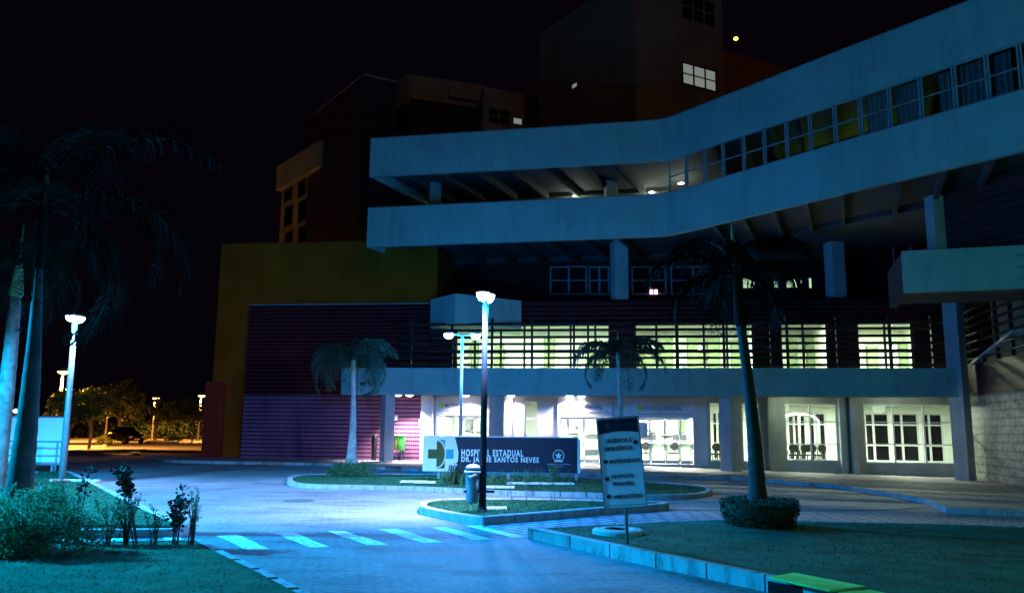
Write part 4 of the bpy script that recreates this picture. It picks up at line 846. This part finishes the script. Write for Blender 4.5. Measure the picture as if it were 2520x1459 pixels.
a_, b_ = sx(1095, 1100, WO-3), sx(1180, 1100, WO-3); t = thing('maternity_counter', 'pale counter inside the left entrance', 'counter', CF.at((a_+b_)/2, WO-3, .12)); MB().pb(CF, a_, b_, WO-3.5, WO-3, .12, 1.15).build('front', 'counter', t); MB().pb(CF, a_, b_, WO-3.6, WO-2.95, 1.154, 1.2).build('top', 'green', t)
c_ = CF.at(sx(1420, 1085, WO-.7), WO-.7, .12); t = thing('potted_plant', 'thin potted plant behind the middle entrance glass', 'potted plant', c_)
MB().lathe(c_, [(.13, 0), (.17, .3), (.15, .32)], 12).build('pot', 'grey', t); mb = MB(); MB().tube([c_+Vector((0, 0, .3)), c_+Vector((.02, 0, 1.7))], .015, 5).build('stem', 'leafd', t)
for k in range(60):
    z_ = rnd.choice((.9, 1.0, 1.1, 1.2, 1.6, 1.7)); a1 = rnd.uniform(0, 6.28); l_ = rnd.uniform(.08, .2); p0 = c_+Vector((.01, 0, z_)); p1 = p0+Vector((math.cos(a1)*l_, math.sin(a1)*l_, rnd.uniform(-.05, .1))); mb.quad(p0, p0.lerp(p1, .5)+Vector((0, 0, .04)), p1, p0.lerp(p1, .5)-Vector((0, 0, .04)))
mb.build('foliage', 'leaf', t)
# decorative arch + picture seen in the two-pane window
pl_ = []; 
mb = MB(); A_, Z_ = sx(1966, 1030, WO-3), sz(1966, 1040, WO-3)
mb.tube([CF.at(A_+.95*math.cos(q), WO-3, Z_+.42*math.sin(q)) for q in [math.pi*k/14 for k in range(15)]], .07, 6)
mb.pb(CF, A_-1.0, A_-.85, WO-3.05, WO-2.95, .1, Z_).pb(CF, A_+.85, A_+1.0, WO-3.05, WO-2.95, .1, Z_).pb(CF, A_-.05, A_+.05, WO-3.05, WO-2.95, .1, Z_+.4)
tag(mb.build('arched_screen', 'bulbw' if 0 else 'frame'), 'white arched frame screen inside the two pane window', 'screen')

# ================================================================== BILLBOARD + RAIL LEFT
yb_ = 28.6; a1, a2 = PY(18, 1080, yb_), PY(156, 1080, yb_); zt_, zb_ = PY(156, 1028, yb_).z, PY(156, 1141, yb_).z
t = thing('pale_billboard', 'large blank pale panel behind the pipe rail at the left lawn edge', 'billboard', ((a1.x+a2.x)/2, yb_, 0))
MB().box(((a1.x+a2.x)/2, yb_, (zt_+zb_)/2), (a2.x-a1.x, .06, zt_-zb_)).build('panel', 'billboard', t)
e = MB(); 
for z_ in (zt_+.02, zb_-.02): e.box(((a1.x+a2.x)/2, yb_, z_), (a2.x-a1.x+.08, .09, .04))
for x_ in (a1.x-.02, a2.x+.02): e.box((x_, yb_, (zt_+zb_)/2), (.04, .09, zt_-zb_))
e.build('frame', 'bin', t)
for x_ in (a1.x+.3, a2.x-.3): MB().box((x_, yb_+.02, zb_/2), (.07, .05, zb_)).build('leg', 'bin', t)
yr = 27.7; r1, r2 = PY(-40, 1083, yr), PY(152, 1083, yr); t = thing('pipe_rail', 'blue grey pipe guard rail in front of the pale billboard', 'railing', (r2.x, yr, .1))
for py in (1086, 1121): z_ = PY(100, py, yr).z; MB().tube([(r1.x, yr, z_), (r2.x, yr, z_)], .028, 8).build('rail', 'bin', t, smooth=True)
for px in (20, 33, 141): x_ = PY(px, 1100, yr).x; MB().tube([(x_, yr, .08), (x_, yr, PY(100, 1084, yr).z)], .032, 8).build('post', 'bin', t, smooth=True)
kerb('lawn_back_kerb', [Vector((-22, 27.3)), Vector((-15.3, 27.1))], .25, .16, 'kerb', base=0)

# ================================================================== PALMS
def frond(mb, base, az, el, L, droop, wd, rn, nl=34):
    """curved rachis with two rows of leaflets"""
    pts = []; p = Vector(base); e = el; n = 12; st = L/n
    for i in range(n+1):
        pts.append(p.copy()); p = p+Vector((math.cos(az)*math.cos(e), math.sin(az)*math.cos(e), math.sin(e)))*st; e -= droop/n*(1+.8*i/n)
    mb.tube(pts, [.028*(1-i/(n+1))+.004 for i in range(n+1)], 5)
    for i in range(nl):
        t = .14+.86*i/nl; f = t*n; k = min(int(f), n-1); q = pts[k].lerp(pts[k+1], f-k); tg = (pts[k+1]-pts[k]).normalized()
        side = tg.cross(Vector((0, 0, 1))); side = side.normalized() if side.length > .05 else Vector((-math.sin(az), math.cos(az), 0))
        ll = wd*(math.sin(math.pi*min(1, t*.9+.08))**.6)*rn.uniform(.8, 1.15)
        for s_ in (-1, 1):
            for r_ in (0, 1):
                up = rn.uniform(-.5, .55); d = (side*s_*1.0+tg*rn.uniform(.35, .8)+Vector((0, 0, up))).normalized()
                m1 = q+d*ll*.5; m2 = q+d*ll*.9+Vector((0, 0, -ll*rn.uniform(.25, .6))); wv = tg*.016+Vector((0, 0, .010))
                mb.quad(q-wv*.5, q+wv*.5, m1+wv, m1-wv); mb.quad(m1-wv, m1+wv, m2)
def palm(lab, base, zg, top, rs, nf, L, wd, seed, shaft=1.1, extra=(), el=(.2, 1.2), droop=2.2, spear=1., bark='bark', shm='shaft', fm='frond'):
    rn = random.Random(seed); B = Vector((base[0], base[1], zg)); T = Vector(top); t = thing('royal_palm', lab, 'palm tree', B, 'royal palms')
    n = 30; pts = [B.lerp(T, i/n)+Vector((math.sin(i/n*3.1)*.05, 0, 0)) for i in range(n+1)]; rr = []
    for i in range(n+1):
        f = i/n; k = f*(len(rs)-1); j = min(int(k), len(rs)-2); r_ = rs[j]+(rs[j+1]-rs[j])*(k-j); rr.append(r_*(1+.05*(i % 2)+rn.uniform(-.015, .015)))
    MB().tube(pts, rr, 20).build('trunk', bark, t, smooth=True)
    d = (T-B).normalized(); S2_ = T+d*shaft
    MB().tube([T-d*.02, T+d*.06, T+d*shaft*.35, T+d*shaft*.8, S2_], [rs[-1]*1.05, rs[-1]*1.45, rs[-1]*1.25, rs[-1]*.85, rs[-1]*.5], 16).build('crownshaft', shm, t, smooth=True)
    for i in range(nf):
        az = 2*math.pi*i/nf*2.4+rn.uniform(-.25, .25); e_ = el[0]+(el[1]-el[0])*(i/(nf-1)); mb = MB(); frond(mb, S2_-d*.12, az, e_, L*rn.uniform(.85, 1.1), droop*rn.uniform(.8, 1.2), wd, rn); mb.build('frond', fm, t)
    for az, e_, L_, dr in extra: mb = MB(); frond(mb, S2_-d*.12, az, e_, L_, dr, wd, rn); mb.build('frond', fm, t)
    if spear: MB().tube([S2_-d*.1, S2_+d*spear*.5, S2_+d*spear], [.05, .035, .006], 6).build('spear_leaf', 'shaft', t, smooth=True)
    return t
bE = G(1868, 1292, .14); tE = PY(1823, 800, bE.y)
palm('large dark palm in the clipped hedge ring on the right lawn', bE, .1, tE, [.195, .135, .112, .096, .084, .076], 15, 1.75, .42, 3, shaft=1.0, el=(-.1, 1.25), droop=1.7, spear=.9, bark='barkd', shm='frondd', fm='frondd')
bC = G(862, 1166, .1); tC = PY(869, 912, bC.y-.1)
palm('small pale trunked palm with leafy shrub at its foot on the long island', bC, .05, tC, [.23, .16, .115, .09, .075, .068], 19, 2.15, .5, 5, shaft=.5, el=(.0, 1.15), droop=2.0, spear=0, extra=((-.25, .35, 1.7, 2.8),))
bD = (3.15, 24.2); tD = PY(1521, 885, 24.2)
palm('slim palm behind the tilted direction sign', bD, .05, tD, [.13, .095, .082, .072, .055, .045], 15, 1.8, .42, 9, shaft=.35, el=(.0, .95), droop=1.7, spear=.45)
bA = G(36, 1292, .1); tA = PY(95, 660, bA.y)
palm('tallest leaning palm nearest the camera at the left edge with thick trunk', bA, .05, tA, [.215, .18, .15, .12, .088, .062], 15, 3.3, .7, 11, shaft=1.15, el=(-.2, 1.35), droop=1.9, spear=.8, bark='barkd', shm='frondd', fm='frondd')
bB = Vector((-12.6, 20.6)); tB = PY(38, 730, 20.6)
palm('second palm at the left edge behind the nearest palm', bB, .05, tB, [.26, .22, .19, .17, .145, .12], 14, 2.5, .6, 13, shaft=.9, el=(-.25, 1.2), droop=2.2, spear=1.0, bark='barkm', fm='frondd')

# ================================================================== SHRUBS
def leaf_quad(mb, p, d, n, L, w_):
    s_ = d.cross(n).normalized()*w_; mb.quad(p, p+d*L*.45+s_, p+d*L, p+d*L*.45-s_)
def rdir(rn, zmin=-.4):
    while True:
        v = Vector((rn.uniform(-1, 1), rn.uniform(-1, 1), rn.uniform(zmin, 1)))
        if .1 < v.length < 1: return v.normalized()
def shrub(lab, c, zg, h, sp, ns, leaf, seed, lpn=8, m='leaf', group=None, name='shrub', start=.25, tilt=None, round_=False):
    rn = random.Random(seed); t = thing(name, lab, 'shrub', (c[0], c[1], zg), group); st = MB(); fo = MB()
    for i in range(ns):
        a = rn.uniform(0, 6.28); r_ = sp*rn.uniform(.15, 1) if ns > 1 else sp*.1; hh = h*rn.uniform(.65, 1.0) if i else h
        B = Vector((c[0]+rn.uniform(-.04, .04), c[1]+rn.uniform(-.04, .04), zg)); T = B+Vector((math.cos(a)*r_, math.sin(a)*r_, hh))
        if tilt: T.x += tilt*hh
        md = B.lerp(T, .5)+Vector((-math.cos(a)*r_*.2, -math.sin(a)*r_*.2, 0)); P = [B, md, T]
        st.tube(P, [.010, .007, .003], 5)
        k = int(lpn*hh/.1)
        for j in range(k):
            f = start+(1-start)*rn.random()**.7; q = B.lerp(md, f*2) if f < .5 else md.lerp(T, f*2-1)
            d = rdir(rn, -.2); q2 = q+d*rn.uniform(0, leaf*1.2); leaf_quad(fo, q2, rdir(rn, -.3), rdir(rn, -1), leaf*rn.uniform(.6, 1.2), leaf*(.38 if round_ else .2))
    st.build('stems', 'stem', t); fo.build('foliage', m, t); return t
def bush(lab, c, zg, R, n, leaf, seed, m='leaf', name='bush', flat=False):
    rn = random.Random(seed); t = thing(name, lab, 'bush', (c[0], c[1], zg)); fo = MB(); st = MB()
    clumps = [(rdir(rn, 0)*rn.uniform(.35, .95), rn.uniform(.18, .38)) for _ in range(46)]
    for i in range(14): d = rdir(rn, .2); st.tube([Vector((c[0], c[1], zg)), Vector((c[0]+d.x*R[0]*.8, c[1]+d.y*R[1]*.8, zg+abs(d.z)*R[2]*.8))], [.015, .004], 5)
    for i in range(n):
        cl, cr = rn.choice(clumps); o = rdir(rn, -1)*cr*rn.random()**.4; u = cl+o; u.z = abs(u.z)
        p = Vector((c[0]+u.x*R[0], c[1]+u.y*R[1], zg+u.z*R[2])); leaf_quad(fo, p, rdir(rn, -.3), rdir(rn, -1), leaf*rn.uniform(.6, 1.3), leaf*.28)
    st.build('stems', 'stem', t); fo.build('foliage', m, t); return t
cb = G(72, 1372, .05); bush('dense leafy bush at the bottom left below the near palm', (cb.x-.25, cb.y+.35), .05, (.95, .6, .78), 9000, .05, 21)
cb = G(20, 1322, .1); bush('teal lit bush directly behind the bottom left bush', (cb.x-.1, cb.y+.3), .08, (.9, .6, .62), 5000, .05, 22)
row = [(188, 1338, .62, .22, 4, .05, 'two stemmed shrub just right of the dense bush', 8), (190, 1336, .98, .10, 2, .06, 'tall thin shrub with leafy top right of the dense bush', 5), (262, 1341, .60, .28, 9, .045, 'low bushy shrub, third in the row', 8), (310, 1340, .66, .30, 12, .045, 'broad twiggy shrub near the middle of the row', 9),
       (330, 1339, 1.02, .16, 3, .085, 'tall dark shrub with large round leaves in the middle of the row', 6), (378, 1340, .52, .14, 6, .045, 'small narrow shrub right of the round leaved shrub', 8), (428, 1339, .76, .17, 6, .065, 'dark leafy shrub near the right end of the row', 9), (470, 1340, .74, .14, 8, .045, 'last slender shrub at the right end of the row', 7), (150, 1338, .86, .2, 4, .06, 'leafy shrub close against the dense bush', 7)]
for i, (px, py, h_, sp_, ns, lf_, lab, lp) in enumerate(row):
    c = G(px, py, .05); shrub(lab, (c.x, c.y), .05, h_, sp_, ns, lf_, 30+i, lp, 'leafd' if i in (1, 4, 6) else 'leaf', 'shrub row along the front lawn', start=.55 if i in (1, 4) else .25, tilt=(-.15 if i == 4 else .05), round_=i in (1, 4, 6))
cb = G(862, 1172, .1); bush('bright leafy shrub ring around the foot of the island palm', (cb.x, cb.y+.2), .05, (.78, .5, .55), 3800, .09, 40)
# hedge ring around palm E: clipped box
def hedge(lab, c, zg, R, h, n, seed):
    rn = random.Random(seed); t = thing('clipped_hedge', lab, 'hedge', (c[0], c[1], zg)); fo = MB(); co = MB()
    co.lathe((c[0], c[1], zg), [(R*.80, 0), (R*.92, h*.5), (R*.9, h*.88)], 20)
    co.build('core', 'leafd', t)
    for i in range(n):
        a = rn.uniform(0, 6.28)
        if rn.random() < .35: r_ = R*math.sqrt(rn.random()); z = h*rn.uniform(.9, 1.06)
        else: z = h*rn.random(); r_ = R*(.84+.16*min(1, z/h*1.6))*rn.uniform(.94, 1.06)
        leaf_quad(fo, Vector((c[0]+r_*math.cos(a), c[1]+r_*math.sin(a), zg+z)), rdir(rn, -.6), rdir(rn, -1), .035*rn.uniform(.6, 1.3), .012)
    fo.build('foliage', 'leafd', t)
hedge('clipped round hedge at the foot of the large right palm', (bE.x, bE.y-.05), gz(bE.x)+.12, .60, .44, 7000, 50)
# spiky plants at hospital sign
rn = random.Random(5)
def spiky(c, h, n, lab, seed, m='leaf', s_=.05):
    r2_ = random.Random(seed); t = MB()
    for i in range(n):
        a = r2_.uniform(0, 6.28); b_ = Vector((c[0]+r2_.uniform(-.06, .06), c[1]+r2_.uniform(-.06, .06), .09)); d = Vector((math.cos(a)*s_*2, math.sin(a)*s_*2, h*r2_.uniform(.6, 1))); wv = Vector((math.cos(a+1.57), math.sin(a+1.57), 0))*.018
        t.quad(b_-wv, b_+wv, b_+d*.6+wv, b_+d); 
    return tag(t.build('spiky_plant', m), lab, 'plant', 'spiky plants below the name board')
ORD = 'first second third fourth fifth sixth seventh eighth ninth tenth eleventh twelfth thirteenth fourteenth fifteenth sixteenth seventeenth eighteenth nineteenth twentieth twenty-first twenty-second twenty-third twenty-fourth twenty-fifth twenty-sixth'.split()
xs = [1088, 1101, 1112, 1122, 1132]+list(range(1200, 1285, 9))+[1292, 1301, 1312, 1322, 1335, 1350, 1372, 1384, 1396, 1404]
for i, px in enumerate(xs):
    c = G(px, 1190+rn.uniform(-2, 2), .1); spiky(c, rn.uniform(.28, .52), 9, ORD[i]+' spiky plant from the left in the row below the name board', 100+i)
cb = G(1118, 1188, .1); bush('dark rounded bush in front of the left end of the name board', (cb.x, cb.y), .09, (.35, .25, .62), 1300, .07, 61, 'leafd')
cb = G(1360, 1189, .1); shrub('taller leafy plant before the crest on the name board', (cb.x, cb.y), .09, .55, .15, 6, .08, 62, 8)
for i, (px, py, h_, tl2, lab) in enumerate(((1264, 1252, .52, -.13, 'leftmost bare sapling on the small island'), (1291, 1250, .48, .10, 'second bare sapling on the small island'), (1362, 1252, .50, -.2, 'third thin sapling leaning left on the small island'), (1366, 1252, .72, -.08, 'rightmost sapling with small leaves on the small island'))):
    c = G(px, py, .12); shrub(lab, (c.x, c.y), .12, h_, .0, 1, .05, 70+i, 1 if i < 3 else 3, 'leaf', 'saplings on the small island', tilt=tl2, name='sapling', start=.5)

# ================================================================== FAR LEFT: CAR PARK
def tree(lab, base, h, R, n, leaf, seed, tr=.12, zc=.62):
    rn = random.Random(seed); B = Vector((base[0], base[1], 0)); t = thing('tree', lab, 'tree', B, 'trees round the car park'); tk = MB(); top = B+Vector((0, 0, h*zc))
    tk.tube([B, B+Vector((.1, 0, h*.3)), top], [tr, tr*.8, tr*.5], 8); fo = MB(); ends = []
    for i in range(11):
        d = rdir(rn, -.05); e = B+Vector((d.x*R[0]*.8, d.y*R[0]*.8, h*zc+d.z*R[1]*.75)); s_ = B+Vector((.05, 0, h*rn.uniform(.3, .55))); tk.tube([s_, s_.lerp(e, .5)+Vector((0, 0, .2)), e], [tr*.35, tr*.2, .015], 5); ends.append(e)
    cl = [(rn.choice(ends)+rdir(rn, -1)*R[0]*.3, rn.uniform(.25, .5)*R[1]) for _ in range(34)]
    for i in range(n):
        c_, r_ = rn.choice(cl); p = c_+rdir(rn, -1)*r_*rn.random()**.45; leaf_quad(fo, p, rdir(rn, -.5), rdir(rn, -1), leaf*rn.uniform(.6, 1.3), leaf*.35)
    tk.build('trunk', 'tbark', t); fo.build('crown', 'tleaf', t); return t
def gx(px, d_): return (PY(px, 1060, d_).x, d_)
tree('brightly orange lit tree left of the pale lamp post', gx(168, 58), 3.8, (1.6, 1.2), 3200, .28, 81)
tree('orange lit rounded tree right of the pale lamp post', gx(222, 60), 4.2, (1.5, 1.3), 3000, .28, 82)
tree('large dark tree behind the parked car', gx(290, 96), 6.2, (3.0, 2.4), 3600, .36, 83, .2)
tree('small lit tree with thin trunk at the centre of the car park', gx(383, 96), 4.6, (2.3, 1.2), 2000, .32, 84)
tree('lit tree beside the corner of the yellow wall', gx(474, 92), 4.8, (2.4, 1.5), 2600, .32, 85)
tree('dark leafy tree above the billboard', gx(250, 84), 5.0, (2.0, 1.9), 2600, .32, 86)
# hedge masses
mb = MB(); rn = random.Random(9)
for i in range(9000):
    px = rn.uniform(20, 512); d_ = rn.uniform(118, 126); q = gx(px, d_); h_ = 2.6+.5*math.sin(px*.045)+.35*math.sin(px*.13)
    leaf_quad(mb, Vector((q[0], q[1], h_*rn.random())), rdir(rn, -.5), rdir(rn, -1), .55, .18)
a_, b_ = gx(15, 124), gx(515, 124)
mb.prism([(a_[0], 122), (b_[0], 122), (b_[0], 126), (a_[0], 126)], 0, 1.9)
o = mb.build('shrubbery', 'leafd', kind='stuff'); o['label'] = 'dark mass of shrubbery beyond the car park'
def pk_island(name, px0, px1, py0, py1, m='far'):
    P = [G(px0, py1), G(px1, py1), G(px1-6, py0), G(px0+6, py0)]; P = [Vector(p) for p in P]
    sheet(name, [tuple(p) for p in P], .10, m); kerb(name+'_kerb', P, .25, .16, closed=True, seg=2)
sheet('car_park', [tuple(G(*p)) for p in ((30, 1099), (505, 1099), (560, 1070), (100, 1070))]+[], .006, 'road')
pk_island('car_park_island', 150, 262, 1093, 1100); pk_island('car_park_strip', 355, 440, 1086, 1091)
sheet('car_park_lawn', [tuple(G(*p)) for p in ((150, 1078.5), (520, 1078.5), (520, 1084.5), (330, 1085), (150, 1084))], .02, 'far')
for i, (px, d_, s_) in enumerate(((262, 72, .7), (345, 100, .9), (430, 96, .8))):
    q = gx(px, d_); bush(('low dark shrub left of the parked car', 'dim bush to the right of the parked car', 'low bush under the lit tree by the yellow wall')[i], q, .05, (s_*1.2, s_, s_*1.1), 700, .22, 90+i, 'tleaf')
# car
cq = gx(311, 80); CAR = thing('parked_car', 'dark parked car with a pale number plate under the orange lamps', 'car', (cq[0], cq[1], 0)); cz = Matrix.Translation((cq[0], cq[1], 0)) @ Matrix.Rotation(rad(-38), 4, 'Z')
secs = [(-2.1, .50, .95, .66), (-2.0, .32, 1.05, .78), (-1.2, .26, 1.10, .84), (0, .25, 1.05, .86), (.9, .26, 1.02, .85), (1.7, .30, .92, .80), (2.1, .42, .72, .62)]
def loft(secs, parent, name, m):
    mb = MB(); k = 8
    for x, z0_, z1_, hw in secs:
        for (u, z) in ((-hw, z0_+.12), (-hw*.9, z0_), (hw*.9, z0_), (hw, z0_+.12), (hw, z1_-.12), (hw*.85, z1_), (-hw*.85, z1_), (-hw, z1_-.12)): mb.v.append(tuple(cz@Vector((x, u, z))))
    for i in range(len(secs)-1):
        for j in range(k): g2 = (j+1) % k; mb.f.append((i*k+j, i*k+g2, (i+1)*k+g2, (i+1)*k+j))
    mb.f.append(tuple(range(k))); mb.f.append(tuple((len(secs)-1)*k+j for j in range(k))); return mb.build(name, m, parent, bevel=.02)
loft(secs, CAR, 'body', 'car'); loft([(-1.75, .98, 1.06, .68), (-1.25, .98, 1.50, .62), (-.4, 1.0, 1.56, .62), (.35, .98, 1.50, .62), (1.15, .96, 1.03, .68)], CAR, 'cabin', 'dark'); loft([(-1.2, 1.50, 1.56, .58), (-.4, 1.53, 1.60, .60), (.3, 1.49, 1.55, .58)], CAR, 'roof', 'car')
for x in (-1.35, 1.35):
    for y in (-.80, .80):
        c0 = cz@Vector((x, y-.1, .31)); c1 = cz@Vector((x, y+.1, .31)); wh = MB().tube([c0, c1], .31, 16).build('wheel', 'tyre', CAR); 
        MB().tube([c0.lerp(c1, -.06), c0.lerp(c1, 1.06)], .19, 12).build('rim', 'hub', wh)
for y in (-.55, .55): c0 = cz@Vector((2.04, y, .66)); MB().box(c0, (.12, .3, .14), rad(-38)).build('headlight', 'chrome', CAR)
MB().box(cz@Vector((2.14, 0, .48)), (.03, .5, .13), rad(-38)).build('number_plate', 'chrome', CAR)
